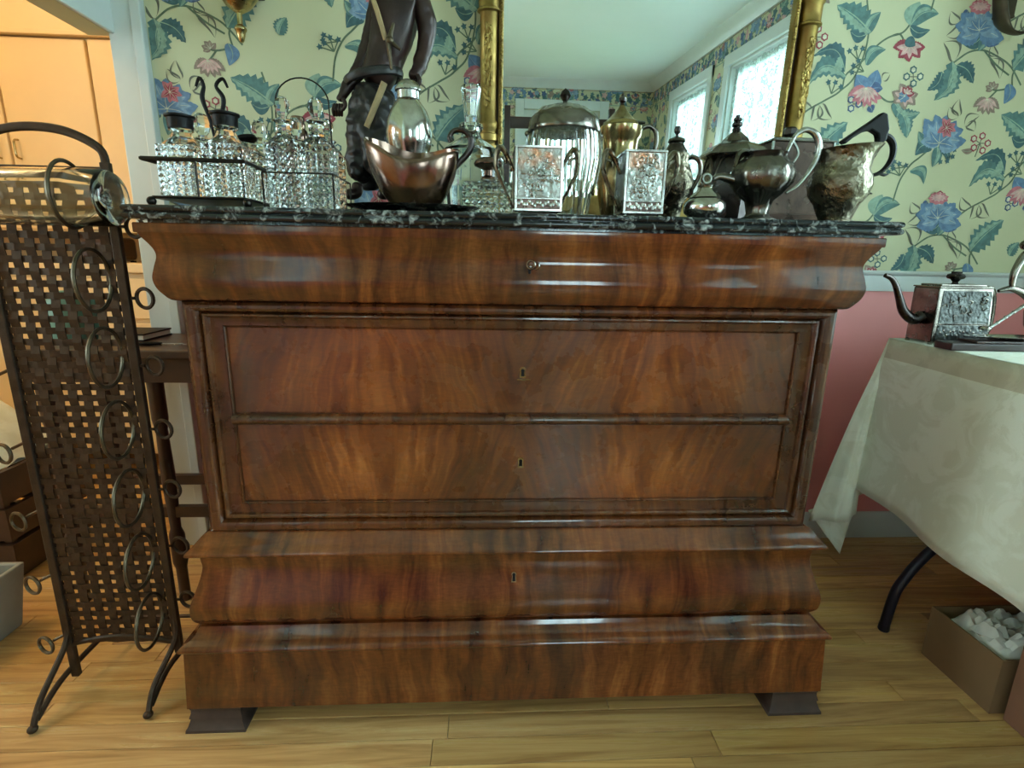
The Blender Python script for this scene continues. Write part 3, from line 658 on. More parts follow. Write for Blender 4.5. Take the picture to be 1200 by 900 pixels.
# ------------------------------------------------------------------ gilt mirror leaning forward on the wall
TL = radians(2.2); MC = Vector((.39, .655, 1.45))
RM = Matrix.Rotation(TL, 3, 'X')       # top leans to the room
mir = thing('wall_mirror', 'tall gilt framed mirror with split column sides hanging over the chest', 'mirror', (MC.x, MC.y, 1.03))
def mo(name, g, mat, **k):
    g.v = [MC+RM@(p-MC) for p in g.v]; return obj(name, g, mat, mir, **k)
xi0, xi1, xo0, xo1 = -.018, .776, -.083, .862; mz0, mz1 = 1.06, 1.98
g = G(); g.box(xi0-.005, xi1+.005, .634, .638, mz0+.06, mz1-.06); mo('mirror_glass', g, M['mirror'], smooth=False)
g = G(); g.box(xo0+.012, xo1-.012, .639, .652, mz0, mz1); mo('backboard', g, M['oldwood'], smooth=False)
for s, xa, xb in ((-1, xo0, xi0), (1, xi1, xo1)):
    xc = (xa+xb)/2+s*.006; r0 = .027
    prof = [(r0+.004, mz0), (r0+.004, mz0+.10), (r0-.004, mz0+.105), (r0-.006, mz0+.175), (r0+.001, mz0+.181), (r0+.001, mz0+.196), (r0-.004, mz0+.199), (r0-.003, mz0+.207), (r0+.0015, mz0+.210), (r0+.0015, mz0+.226), (r0-.004, mz0+.229), (r0-.003, mz0+.238), (r0, mz0+.242), (r0, mz0+.256), (r0-.004, mz0+.262), (r0-.002, mz0+.52), (r0+.001, 1.583), (r0+.0055, 1.586), (r0+.0055, 1.590), (r0+.0015, 1.593), (r0+.0015, 1.636), (r0+.006, 1.64), (r0+.006, 1.648), (r0-.003, 1.655), (r0-.003, mz1-.1), (r0+.004, mz1-.09), (r0+.004, mz1)]
    g = G(); g.lathe(prof, (xc, .634, 0), 24, 1, .9); mo('split_column', g, M['gilt'], ang=50)
    g = G(); rnd = random.Random(8)
    for k in range(60):            # applied foliage relief on the shaft
        t = k/59; z = 1.36+t*.19; a = radians(-90+s*8)+rnd.uniform(-.5, .5)*(1.1-abs(t-.45)); rr = r0-.002
        g.ball((xc+cos(a)*rr, .634+sin(a)*rr*.9, z), .0045, .003, .006+rnd.random()*.003, 6, 4)
    g.tube([(xc+.006*sin(k*.8), .634-(r0)*.9, 1.35+k*.01) for k in range(21)], .002, 5)
    mo('foliage_relief', g, M['gilt_orn'])
    xe = xi0 if s < 0 else xi1
    g = G(); g.box(min(xe, xe+s*.012), max(xe, xe+s*.012), .622, .64, mz0+.05, mz1-.05)
    mo('inner_fillet', g, M['gilt'], smooth=False, bevel=.002)
    g = G(); nb = 110
    for k in range(nb): g.ball((xe+s*.005, .620, mz0+.06+(mz1-mz0-.12)*k/(nb-1)), .0045, .0045, .0046, 6, 4)
    b = mo('beading', g, M['gilt_orn']); b['kind'] = 'stuff'
for z0, z1 in ((mz0, mz0+.07), (mz1-.07, mz1)):
    g = G(); g.box(xo0+.05, xo1-.05, .612, .64, z0, z1); mo('cross_rail', g, M['gilt'], smooth=False, bevel=.006)

# ------------------------------------------------------------------ glass and silver on the marble
def HW(px, py, y, hw): return hw*pxs(px, py, y)
def prof_px(px, y, rows, tilt=None):     # rows (py, half width in px) top to bottom -> profile bottom up
    out = []
    for py, hw in rows: out.append((HW(px, py, y, hw), Y(px, py, y).z))
    return list(reversed(out))
def cx_(px, py, y): return Y(px, py, y).x
def zy(py, px, y): return Y(px, py, y).z

def hob_box(g, x0, x1, y0, y1, z0, z1, nx, nz, h, mi=0):     # square body with pyramid cut sides
    def face(o, du, dv, nrm, nu, nv):
        vs = []; fs = []
        for j in range(nv+1):
            for i in range(nu+1): vs.append(o+du*(i/nu)+dv*(j/nv))
        for j in range(nv):
            for i in range(nu):
                a = j*(nu+1)+i; vs.append(o+du*((i+.5)/nu)+dv*((j+.5)/nv)+nrm*h); k = len(vs)-1
                fs += [(a, a+1, k), (a+1, a+nu+2, k), (a+nu+2, a+nu+1, k), (a+nu+1, a, k)]
        g.add(vs, fs, mi)
    dx, dy, dz = Vector((x1-x0, 0, 0)), Vector((0, y1-y0, 0)), Vector((0, 0, z1-z0)); o = Vector((x0, y0, z0))
    face(o, dx, dz, Vector((0, -1, 0)), nx, nz); face(o+dx, dy, dz, Vector((1, 0, 0)), nx, nz); face(o+dx+dy, -dx, dz, Vector((0, 1, 0)), nx, nz); face(o+dy, -dy, dz, Vector((-1, 0, 0)), nx, nz)
    g.add([(x0, y0, z0), (x1, y0, z0), (x1, y1, z0), (x0, y1, z0)], [(0, 3, 2, 1)], mi)
    g.add([(x0, y0, z1), (x1, y0, z1), (x1, y1, z1), (x0, y1, z1)], [(0, 1, 2, 3)], mi)

def cruet_bottle(x, y, w, z0, zb, kind, label, group, zn, rn=None):
    t = thing('cruet_bottle', label, 'bottle', (x, y, z0), group); h = w/2; rn = rn or w*.24
    g = G(); hob_box(g, x-h, x+h, y-h, y+h, z0, zb, 5, 8, w*.045); obj('body', g, M['cut'], t, smooth=False, weld=True)
    g = G(); g.lathe([(h*1.1, zb+.0005), (h*.95, zb+.006), (rn*1.25, zb+.014), (rn, zb+.022), (rn*.95, zn-.006), (rn*1.35, zn-.002), (rn*1.3, zn)], (x, y, 0), 8, rot=pi/8); obj('neck', g, M['glass'], t, ang=20)
    if kind in ('cap', 'mustard', 'tilt'):
        R = Matrix.Rotation(radians(-16), 3, 'Y') if kind == 'tilt' else None
        g = G(); g.lathe([(rn*1.35, 0), (rn*1.4, .016), (rn*1.62, .018), (rn*1.62, .021), (rn*.9, .0235), (0, .0245)] if kind != 'tilt' else [(rn*1.3, 0), (rn*1.7, .004), (rn*1.5, .010), (0, .016)], (x, y, zn+.0005), 20, R=R); obj('cap', g, M['black'], t, ang=30)
    else:
        g = G(); rs = w*.27; g.lathe([(rn*.6, zn+.0005), (rn*.5, zn+.006), (rs*.75, zn+.012), (rs, zn+.012+rs*.75), (rs*.9, zn+.012+rs*1.35), (rs*.45, zn+.012+rs*1.85), (0, zn+.012+rs*1.95)], (x, y, 0), 8); obj('stopper', g, M['glass'], t, smooth=False)
    return t
# left cruet stand
ya = -.012; xL = Y(178, 187, ya).x; xRr = Y(283, 190, ya).x; wA = (xRr-xL)/2-.004; zA0 = MT+.018
zband = zy(186, 230, ya-.02); zbA = zy(166, 240, ya); znA = zy(143, 240, ya)
st = thing('cruet_stand', 'dark plated wire cruet stand with ball feet holding six square bottles', 'cruet stand', ((xL+xRr)/2, ya+.1, MT))
X0, X1, Y0, Y1 = xL-.006, xRr+.006, ya-.006, ya+3*(wA+.004)+.006
g = G(); g.box(X0, X1, Y0, Y1, MT+.012, MT+.0165); obj('tray', g, M['wire'], st, smooth=False, bevel=.002)
for x in (X0, X1):
    for y in (Y0, Y1): q = G(); q.ball((x, y, MT+.0075), .0075); obj('ball_foot', q, M['wire'], st)
q = G(); q.tube([(X0-.008, Y0, zband+.001), (X1, Y0, zband), (X1, Y1, zband), (X0, Y1, zband)], .0034, 6, closed=True)
xm = (X0+X1)/2
q.tube([(xm, Y0, zband), (xm, Y0, MT+.015)], .0018, 6)
for y in (Y0+(Y1-Y0)/3, Y0+2*(Y1-Y0)/3): q.tube([(X0, y, zband), (X1, y, zband)], .002, 6)
q.tube([(xm, Y0, zband), (xm, Y1, zband)], .002, 6)
for x in (X0, X1):
    q.tube([(x, Y1, zband), (x, Y1, MT+.014)], .002, 6)
obj('wire_band', q, M['wire'], st)
q = G(); yc = ya+wA+.002; zt = zy(92, 250, yc); zb_ = zy(140, 250, yc); hx = cx_(250, 120, yc); k_ = pxs(250, 120, yc)
for s in (-1, 1): q.tube(smooth_path([(xm, yc, zb_-.03), (hx+s*6*k_, yc, zb_), (hx+s*12*k_, yc, zb_+22*k_), (hx+s*7*k_-2*k_, yc, zt-8*k_), (hx+s*13*k_, yc, zt), (hx+s*18*k_, yc, zt-9*k_)], 6), [.002, .003, .0042, .003, .003, .002], 8)
q.tube([(xm, yc, MT+.016), (xm, yc, zb_-.028)], .0025, 8); obj('lyre_handle', q, M['black'], st)
LA = [('cap', 'square cut glass cruet bottle with flat black cap, front left in its stand', 'mustard', 'square cut glass cruet bottle with black cap, front right before the lyre handle'),
      ('stopper', 'cut glass cruet bottle with round clear stopper behind the front left black cap', 'tilt', 'cut glass cruet bottle with a tilted black lid, middle right of the stand'),
      ('stopper', 'cut glass cruet bottle with clear stopper at the back left of the wire stand', 'stopper', 'cut glass cruet bottle with clear stopper at the back right of the wire stand')]
for r in range(3):
    yb = ya+wA/2+r*(wA+.004)
    for cidx, x in enumerate((xL+wA/2+.001, xRr-wA/2-.001)):
        k = LA[r][2*cidx]; cruet_bottle(x, yb, wA*.885, zA0, zbA-(.004 if r else 0)-(.004 if cidx == 0 else 0), k, LA[r][2*cidx+1], 'bottles in the left cruet stand', znA-(.006 if cidx == 0 else 0)-(.012 if k == 'tilt' else 0))
# second cruet set
yb0 = .05; xB0 = Y(310, 200, yb0).x; xB1 = Y(388, 205, yb0).x; wB = (xB1-xB0)/2; zB1 = zy(167, 350, yb0); zBn = zy(137, 350, yb0)
sb = thing('cruet_stand', 'small wire cruet stand with arched loop handle around two tall stoppered bottles', 'cruet stand', ((xB0+xB1)/2, yb0+.04, MT))
g = G(); g.box(xB0-.002, xB1+.002, yb0-.002, yb0+wB*2+.006, MT+.001, MT+.005); obj('tray', g, M['wire'], sb, smooth=False)
zb2 = zy(203, 350, yb0); q = G(); e = .0035
q.tube([(xB0-e, yb0-e, zb2), (xB1+e, yb0-e, zb2), (xB1+e, yb0+wB*2+.008, zb2), (xB0-e, yb0+wB*2+.008, zb2)], .0014, 6, closed=True)
for x in (xB0-e, xB1+e):
    for y in (yb0-e, yb0+wB*2+.008): q.tube([(x, y, zb2), (x, y, MT+.003)], .0014, 6)
obj('wire_band', q, M['wire'], sb)
yh = yb0+wB+.003; k_ = pxs(350, 110, yh); c = Y(354, 122, yh); q = G()
q.tube([(c.x+31*k_*cos(a), yh, c.z+28*k_*sin(a)) for a in [radians(t) for t in range(-8, 189, 12)]], .0014, 6)
for s in (-1, 1): q.tube([(c.x+s*31*k_, yh, c.z-4*k_), (c.x+s*33*k_, yh, zb2)], .0014, 6)
obj('loop_handle', q, M['wire'], sb)
LB = [('square cut glass cruet bottle with pointed stopper, left one under the loop handle', 'square cut glass cruet bottle with oval stopper, right one under the loop handle'), ('cut glass cruet bottle behind the left one under the loop handle', 'cut glass cruet bottle behind the right one under the loop handle')]
for r in range(2):
    for k, x in enumerate((xB0+wB/2, xB1-wB/2)):
        cruet_bottle(x, yb0+wB/2+r*(wB+.004), wB*.90, MT+.0055, zB1-.003*r, 'stopper', LB[r][k], 'bottles in the loop handled stand', zBn-.02*r, wB*.23)
# silver capped jar behind
yj = .25; t = thing('caster', 'small silver capped caster half hidden behind the tall stoppered bottles', 'caster', (cx_(350, 160, yj), yj, MT))
g = G(); g.lathe([(.020, MT), (.024, MT+.02), (.024, MT+.06)]+prof_px(350, yj, [(137, 7), (140, 8), (144, 7.5), (146, 8.5), (151, 8), (154, 10), (165, 11), (178, 9)]), (cx_(350, 160, yj), yj, 0), 24); obj('body', g, M['copper'], t)

# statue of a labourer
yS = .40
stt = thing('statue', 'dark bronze statue of a bare chested man in baggy trousers standing behind the cruets', 'statue', (cx_(434, 232, yS), yS, MT))
def P(px, py, dy=0): v = Y(px, py, yS); return Vector((v.x, yS+dy, v.z))
def skin(name, pts, edges, rads, mat, parent, root=0, sub=2, disp=None):
    me = bpy.data.meshes.new(name); off = parent_world(parent); me.from_pydata([tuple(Vector(p)-off) for p in pts], edges, [])
    me.materials.append(mat); o = bpy.data.objects.new(name, me); COL.objects.link(o); o.parent = parent
    m = o.modifiers.new('skin', 'SKIN'); m.use_smooth_shade = True
    for k, v in enumerate(me.skin_vertices[0].data):
        r = rads[k]; v.radius = r if isinstance(r, tuple) else (r, r); v.use_root = (k == root)
    s = o.modifiers.new('sub', 'SUBSURF'); s.levels = sub; s.render_levels = sub
    if disp:
        tx = bpy.data.textures.new(name+'_folds', 'CLOUDS'); tx.noise_scale = disp[1]; d = o.modifiers.new('folds', 'DISPLACE'); d.texture = tx; d.strength = disp[0]; d.mid_level = .5
    return o
kS = pxs(440, 100, yS)
pts = [P(437, 104), P(448, 78), P(460, 45), P(467, 8), P(470, -22), P(474, -40), P(476, -62), P(474, -84),
       P(492, -6), P(501, 30), P(497, 62), P(492, 84, -.02), P(486, 98, -.035),
       P(446, -4), P(436, 40, .01), P(422, 78, .01), P(406, 106, -.01), P(399, 122, -.015)]
ed = [(0, 1), (1, 2), (2, 3), (3, 4), (4, 5), (5, 6), (6, 7), (3, 8), (8, 9), (9, 10), (10, 11), (11, 12), (3, 13), (13, 14), (14, 15), (15, 16), (16, 17)]
rd = [r*kS for r in (24, 21, 27, 31, 22, 9, 15, 11, 15, 12, 10, 8.5, 7, 14, 12, 9.5, 6.5, 6)]
skin('body', pts, ed, rd, M['bronze'], stt, 0, 3, (.008, .03))
g = G(); a_ = P(438, 92); g.tube([(a_.x+cos(k*pi/12)*.062, yS+sin(k*pi/12)*.05, a_.z+cos(k*pi/12)*.012) for k in range(24)], .007, 8, closed=True, flat=(1.5, 1)); obj('belt', g, M['trouser'], stt)
# hair cap and fingers
g = G(); c = P(475, -74, .004); g.ball(c, .034, .036, .038); obj('hair', g, M['trouser'], stt)
g = G(); c = P(474, -62, -.036); g.tube([c+Vector((0, .004, .012)), c+Vector((0, -.010, -.008)), c+Vector((0, .002, -.012))], [.004, .006, .004], 8)
for s in (-1, 1): g.ball(c+Vector((s*.013, .004, .012)), .005, .004, .004)
g.tube([c+Vector((-.010, .002, -.024)), c+Vector((0, -.003, -.025)), c+Vector((.010, .002, -.024))], .003, 6); obj('face_features', g, M['bronze'], stt)
for hx, hy, dy, dr in ((399, 122, -.015, (-1, 9)), (486, 98, -.035, (-9, 6))):
    for k in range(4):
        g = G(); b = P(hx+(k-1.5)*3.0, hy+3, dy); e1 = P(hx+(k-1.5)*3.2+dr[0]*.8, hy+3+dr[1]*.8, dy-.006); e2 = P(hx+(k-1.5)*3.0+dr[0]*1.5, hy+3+dr[1]*1.35, dy+.004)
        g.tube(smooth_path([b, e1, e2], 4), [.0048, .0042, .003], 8); obj('finger', g, M['bronze'], stt)
    g = G(); b = P(hx+6, hy-3, dy-.006); g.tube(smooth_path([b, P(hx+9, hy+5, dy-.012), P(hx+6, hy+11, dy-.012)], 4), [.005, .005, .0035], 8); obj('thumb', g, M['bronze'], stt)
pts = [P(439, 94), P(437, 116), P(426, 150), P(424, 184), P(422, 216), P(448, 150, -.01), P(446, 186, -.035), P(452, 214, -.01)]
ed = [(0, 1), (1, 2), (2, 3), (3, 4), (1, 5), (5, 6), (6, 7)]
skin('trousers', pts, ed, [r*kS for r in (27, 31, 25, 21, 16, 23, 21, 16)], M['trouser'], stt, 1, 4, (.016, .022))
for px0, px1 in ((419, 408), (455, 448)):
    skin('foot', [P(px0, 212), P(px0, 227, 0), P(px1, 230, -.035)], [(0, 1), (1, 2)], [.016, .017, .012], M['bronze'], stt, 0, 2)
g = G(); g.tube(smooth_path([P(440, 4, -.055), P(449, 30, -.062), P(457, 58, -.055)], 5), .0055, 8, flat=(1, .6)); obj('shoulder_strap', g, M['tan'], stt)
g = G()
for a, b in (((462, 58), (466, 40)), ((462, 60), (474, 70)), ((460, 60), (464, 92))): g.tube([P(*a, -.062), P(*b, -.058)], [.006, .003], 8)
g.ball(P(462, 60, -.062), .009); obj('rope_knot', g, M['iron_ring'], stt)
g = G(); g.tube([P(457, 108, -.07), P(436, 156, -.06)], [.0075, .0065], 10); obj('wooden_stick', g, M['tan'], stt)
g = G(); a, b = P(398, 228), P(470, 228); g.lathe([(.08, MT), (.085, MT+.004), (.085, MT+.014), (.075, MT+.019)], ((a.x+b.x)/2, yS, 0), 32, 1, .7); obj('base', g, M['bronze'], stt, ang=30)
skin('rock', [P(424, 222, .05), P(432, 195, .05), P(440, 168, .05)], [(0, 1), (1, 2)], [.032, .03, .018], M['trouser'], stt, 0, 2, (.02, .03))

# silver caster behind the sauce boat
yc_ = .22; xx = cx_(479, 130, yc_)
t = thing('caster', 'silver sugar caster with domed cap standing behind the sauce boat', 'caster', (xx, yc_, MT))
g = G(); g.lathe([(.026, MT), (.030, MT+.005), (.016, MT+.014), (.03, MT+.03)]+prof_px(479, yc_, [(118, 13), (122, 16), (130, 21), (142, 25), (158, 27), (172, 25), (190, 18)]), (xx, yc_, 0), 32); obj('body', g, M['silver'], t, ang=50)
g = G(); g.lathe(prof_px(479, yc_, [(93, 0), (94, 6), (97, 11), (102, 14), (104, 15.5), (107, 15.5), (108, 13), (117, 13)]), (xx, yc_, 0), 28); obj('cap', g, M['silver_rim'], t, ang=40)
# sauce boat and its tray
yB = .045
t = thing('tray', 'dark oval salver with gadrooned rim under the copper sauce boat', 'tray', (cx_(484, 238, yB), yB, MT))
rx = HW(484, 238, yB, 78); g = G()
g.lathe([(rx*.62, MT), (rx*.66, MT+.003), (rx*.72, MT+.0035), (rx*.98, MT+.0115), (rx*1.0, MT+.0135), (rx*.97, MT+.014), (rx*.72, MT+.006), (0, MT+.005)], (cx_(484, 238, yB), yB, 0), 64, 1, .66, fl=lambda a, k: 1+(.012*cos(14*a) if k > .4 else 0)); obj('salver', g, M['tarn'], t, ang=60)
xb = cx_(486, 205, yB); zb0 = MT+.0145; zr = zy(170, 486, yB)
t = thing('sauce_boat', 'coppery worn silver sauce boat with scroll handle on a dark oval salver', 'sauce boat', (xb, yB, zb0-.008))
rb = HW(486, 200, yB, 52); g = G(); H = zr-zb0; n = 40; N2 = 12; vs = []; fs = []
def boat(a, k, inner):
    t_ = k/N2; r = rb*(.55+.45*sin(t_*pi/2)**.8)*(.965 if inner else 1)
    sx = 1+(.10*max(0, -cos(a))**3*t_); z = zb0+.002+(H*(t_)*(1+.16*max(0, -cos(a))**2*t_-.09*max(0, cos(2*a+pi))*t_)) + (.003 if inner else 0)
    z += (H*(.10 if sin(a) > 0 else .16)*sin(a)-H*.10)*t_
    if k == N2 and not inner: z += .0016*cos(22*a)
    return Vector((xb+cos(a)*r*sx, yB+sin(a)*r*.62, z))
for k in range(N2+1):
    for i in range(n): vs.append(boat(2*pi*i/n, k, False))
for k in range(N2, -1, -1):
    for i in range(n): vs.append(boat(2*pi*i/n, k, True))
Lr = 2*(N2+1)
for k in range(Lr-1):
    for i in range(n): j = (i+1) % n; fs.append((k*n+i, k*n+j, (k+1)*n+j, (k+1)*n+i))
fs += [tuple(range(n-1, -1, -1)), tuple((Lr-1)*n+i for i in range(n))]
g.add(vs, fs); obj('bowl', g, M['copper'], t, ang=50)
g = G(); g.lathe([(rb*.5, zb0-.0012), (rb*.52, zb0+.001), (rb*.5, zb0+.003)], (xb, yB, 0), 32, 1, .62); obj('foot_ring', g, M['tarn'], t)
q = lambda px, py, dy=0: (Y(px, py, yB).x, yB+dy, Y(px, py, yB).z)
g = G(); g.tube(smooth_path([q(525, 205), q(536, 193), q(549, 178), q(552, 164), q(545, 154), q(533, 153), q(527, 160), q(529, 166)], 6), [.005, .0055, .006, .006, .005, .0045, .0045, .006], 10); g.tube(smooth_path([q(543, 153), q(550, 156), q(558, 154)], 4), [.003, .004, .0015], 8); obj('scroll_handle', g, M['tarn_dark'], t)

# cut glass decanter, cut glass jar with mushroom stopper
yD = .27; xd = cx_(552, 180, yD)
t = thing('decanter', 'tall cut glass decanter with flaring hollow stopper beside the gilt frame', 'decanter', (xd, yD, MT))
g = G(); pr_ = [(HW(552, 240, yD, 34), MT)]+prof_px(552, yD, [(146, 13), (150, 14), (156, 10), (162, 12), (168, 20), (176, 30), (188, 36), (205, 37), (222, 36)])
pr_ += [(HW(552, 150, yD, h), zy(p, 552, yD)) for p, h in ((146, 8), (160, 8), (170, 15), (180, 27), (200, 31), (222, 31))]+[(HW(552, 150, yD, 28), MT+.012), (0, MT+.011)]
g.lathe(pr_, (xd, yD, 0), 16, fl=lambda a, k: 1+.05*cos(16*a)); obj('body', g, M['cut'], t, ang=15)
g = G(); pr_ = prof_px(552, yD, [(101, 11.5), (104, 12), (122, 9.5), (136, 8), (145, 7)]); inn = [(r*.72, z) for r, z in reversed(pr_)]; inn[0] = (inn[0][0], inn[0][1]); inn[-1] = (0, pr_[0][1]+.012)
g.lathe(pr_+inn, (xd, yD, 0), 8); obj('stopper', g, M['glass'], t, ang=15)
yE = .13; xe = cx_(572, 225, yE); rE = HW(572, 230, yE, 27)
t = thing('glass_jar', 'squat hobnail cut glass jar with silver mushroom stopper by the engraved square bowl', 'jar', (xe, yE, MT))
zE1 = zy(214, 572, yE); g = G(); hob_box(g, xe-rE, xe+rE, yE-rE, yE+rE, MT+.0008, zE1-.004, 7, 5, .005); obj('body', g, M['cut'], t, smooth=False, weld=True)
g = G(); g.lathe([(rE*.9, zE1-.0035), (rE*.5, zE1+.001), (rE*.36, zE1+.004)], (xe, yE, 0), 16); obj('shoulder', g, M['glass'], t)
g = G(); g.lathe([(0, zE1+.0045)]+prof_px(572, yE, [(184, 0), (185, 8), (188, 15), (192, 17), (195, 16), (198, 9), (200, 5), (206, 5), (208, 8), (211, 9)]), (xe, yE, 0), 28); obj('mushroom_stopper', g, M['copper'], t, ang=50)

# square engraved bowls with two handles
def square_bowl(px0, px1, pyt, pyb, y, label, grp):
    x0, x1 = Y(px0, 210, y).x, Y(px1, 210, y).x; w = x1-x0; zt = zy(pyt, (px0+px1)/2, y); z0 = MT+.007
    t = thing('square_bowl', label, 'sugar bowl', ((x0+x1)/2, y+w/2, MT), grp)
    g = G(); th = .003
    for a, b, c, d in ((x0, x1, y, y+th), (x0, x1, y+w-th, y+w), (x0, x0+th, y+th, y+w-th), (x1-th, x1, y+th, y+w-th)): g.box(a, b, c, d, z0, zt-.001)
    g.box(x0, x1, y, y+w, z0, z0+.003)
    obj('body', g, M['teabody'], t, smooth=False)
    g = G()
    for a, b in ((x0-.001, x0+.003), (x1-.003, x1+.001)):
        for c in (y-.001, y+w-.003): g.box(a, b, c, c+.004, z0-.001, zt)
    for c in (y-.0018, y+w-.002):
        g.box(x0-.002, x1+.002, c, c+.0038, zt-.003, zt+.001); g.box(x0-.001, x1+.001, c, c+.003, z0-.001, z0+.003); g.box(x0, x1, c+.0002, c+.003, z0+.0185, z0+.0208)
    for c in (x0-.0018, x1-.002): g.box(c, c+.0038, y, y+w, zt-.003, zt+.001); g.box(c, c+.003, y, y+w, z0-.001, z0+.003)
    obj('rim', g, M['silver_rim'], t, smooth=False, bevel=.0006)
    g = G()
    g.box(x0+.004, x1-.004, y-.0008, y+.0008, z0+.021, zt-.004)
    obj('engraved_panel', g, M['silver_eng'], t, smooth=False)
    g = G(); rnd = random.Random(px0)       # chased leaves and scrolls in low relief
    for k in range(30):
        cx, cz = rnd.uniform(x0+.012, x1-.012), rnd.uniform(z0+.028, zt-.012); a = rnd.uniform(0, 6.28); L = rnd.uniform(.006, .013)
        g.tube(smooth_path([(cx, y-.001, cz), (cx+cos(a)*L*.6, y-.0012, cz+sin(a)*L*.6), (cx+cos(a+1.1)*L, y-.001, cz+sin(a+1.1)*L), (cx+cos(a+2.0)*L*.7, y-.001, cz+sin(a+2.0)*L*.7)], 3), [.0006, .0012, .0007], 5)
    for k in range(16):
        cx = x0+.006+(w-.012)*k/15; g.ball((cx, y-.0008, z0+.011+.003*sin(k*1.9)), .0028, .0009, .0045, 6, 4)
    obj('chased_relief', g, M['silver_rim'], t)
    for a in (x0+.004, x1-.004):
        for b in (y+.004, y+w-.004):
            q = G(); q.lathe([(.006, MT+.0002), (.0055, MT+.003), (.0035, MT+.005), (.005, MT+.0078)], (a, b, 0), 12); obj('foot', q, M['silver_rim'], t)
    yc2 = y+w/2
    for s, xe_ in ((-1, x0), (1, x1)):
        q = G(); ht = zt-z0
        pp = [(xe_+s*.001, yc2, z0+.006), (xe_+s*.018, yc2, z0+ht*.40), (xe_+s*.032, yc2, z0+ht*.72), (xe_+s*.030, yc2, z0+ht*.98), (xe_+s*.022, yc2, z0+ht*1.02), (xe_+s*.010, yc2, z0+ht*.85), (xe_+s*.001, yc2, z0+ht*.66)]
        q.tube(smooth_path(pp, 6), [.002, .0028, .004, .0055, .005, .0035, .0025], 8, flat=(1.0, 1.5))
        q.tube(smooth_path([(xe_+s*.028, yc2, z0+ht*.9), (xe_+s*.018, yc2, z0+ht*.86), (xe_+s*.016, yc2, z0+ht*.78)], 4), [.002, .003, .002], 6)
        obj('handle', q, M['tarn_eng'], t)
    return t
square_bowl(604, 659, 171, 243, -.015, 'square two handled silver bowl with engraved panel, left one beside glass jar', 'square engraved bowls')
square_bowl(733, 779, 176, 247, -.012, 'square two handled silver bowl with engraved panel below the brassy coffee pot', 'square engraved bowls')

# glass biscuit barrel with silver lid
yG = .30; xg = cx_(660, 180, yG)
t = thing('biscuit_barrel', 'cut glass biscuit barrel with dark silver domed lid and bail handle', 'biscuit barrel', (xg, yG, MT))
g = G(); g.lathe([(HW(660, 230, yG, 30), MT)]+prof_px(660, yG, [(147, 38), (152, 40), (165, 43), (190, 44), (215, 40), (228, 34)])+[(HW(660, 150, yG, 35), zy(147, 660, yG)), (HW(660, 150, yG, 39), zy(165, 660, yG)), (HW(660, 150, yG, 40), zy(190, 660, yG)), (HW(660, 150, yG, 36), zy(215, 660, yG)), (HW(660, 150, yG, 28), MT+.012), (0, MT+.011)], (xg, yG, 0), 40, fl=lambda a, k: 1+(.025*cos(20*a) if k < .5 else 0)); obj('barrel', g, M['cut'], t, ang=12)
g = G(); n_ = 28
g.lathe(prof_px(660, yG, [(122, 5), (124, 14), (127, 24), (132, 30), (134, 34), (139, 39), (143, 41), (151, 42), (154, 42.5), (156, 42), (157, 39)]), (xg, yG, 0), 48, fl=lambda a, k: 1+(.03*cos(12*a) if .55 < k < .95 else 0)); obj('lid', g, M['tarn'], t, ang=50)
g = G(); g.lathe(prof_px(660, yG, [(103, 0), (105, 2), (107, 4.5), (112, 6.5), (117, 4), (119, 2.5), (123, 3.5)]), (xg, yG, 0), 16); obj('finial', g, M['tarn_dark'], t)
g = G(); a = Y(634, 137, yG); zc_ = a.z; g.tube(smooth_path([(a.x-.006, yG, zc_-.012), (a.x-.004, yG, zc_+.012), (a.x+.012, yG, zc_+.022), (a.x+.034, yG, zc_+.018)], 5), .0026, 8); obj('bail_handle', g, M['silver_rim'], t)
g = G(); n2 = 0
for s in (-1, 1): g.ball((xg+s*HW(660, 160, yG, 43), yG, zy(158, 660, yG)), .006)
obj('bail_lug', g, M['tarn'], t)

# dark wooden coat rack seen in the mirror only is built further down; coffee pot
def zrow(px, y, rows): return prof_px(px, y, rows)
yI = .44; xI = cx_(727, 160, yI)
t = thing('coffee_pot', 'brassy tarnished coffee pot with stepped dome lid behind the engraved square bowl', 'coffee pot', (xI, yI, MT))
g = G(); g.lathe([(.045, MT), (.05, MT+.006), (.028, MT+.02), (.04, MT+.04)]+zrow(727, yI, [(148, 22), (150, 25), (160, 24), (165, 21), (175, 20), (190, 22), (210, 26)]), (xI, yI, 0), 36); obj('body', g, M['brassy'], t, ang=50)
g = G(); g.lathe(zrow(727, yI, [(124, 3), (128, 5), (133, 9), (139, 14), (143, 18), (144, 20), (148, 21)]), (xI, yI, 0), 32, fl=lambda a, k: 1+.03*cos(8*a)); obj('lid', g, M['brassy'], t, ang=50)
g = G(); g.lathe(zrow(727, yI, [(108, 0), (110, 1.5), (113, 2), (115, 4.5), (119, 4.5), (121, 2), (125, 3)]), (xI, yI, 0), 14); obj('finial', g, M['tarn_dark'], t)
qI = lambda px, py: (Y(px, py, yI).x, yI, Y(px, py, yI).z)
g = G(); g.tube(smooth_path([qI(746, 158), qI(752, 151), qI(761, 148), qI(768, 154), qI(769, 166), qI(765, 182), qI(756, 196), qI(748, 202)], 6), [.006, .0055, .0055, .006, .0065, .005, .005, .006], 10); g.tube(smooth_path([qI(740, 146), qI(748, 144), qI(756, 144)], 3), [.005, .006, .003], 8); obj('handle', g, M['tarn'], t)
g = G(); g.tube(smooth_path([qI(706, 190), qI(698, 176), qI(696, 160), qI(692, 150)], 5), [.012, .009, .007, .006], 10); obj('spout', g, M['brassy'], t)

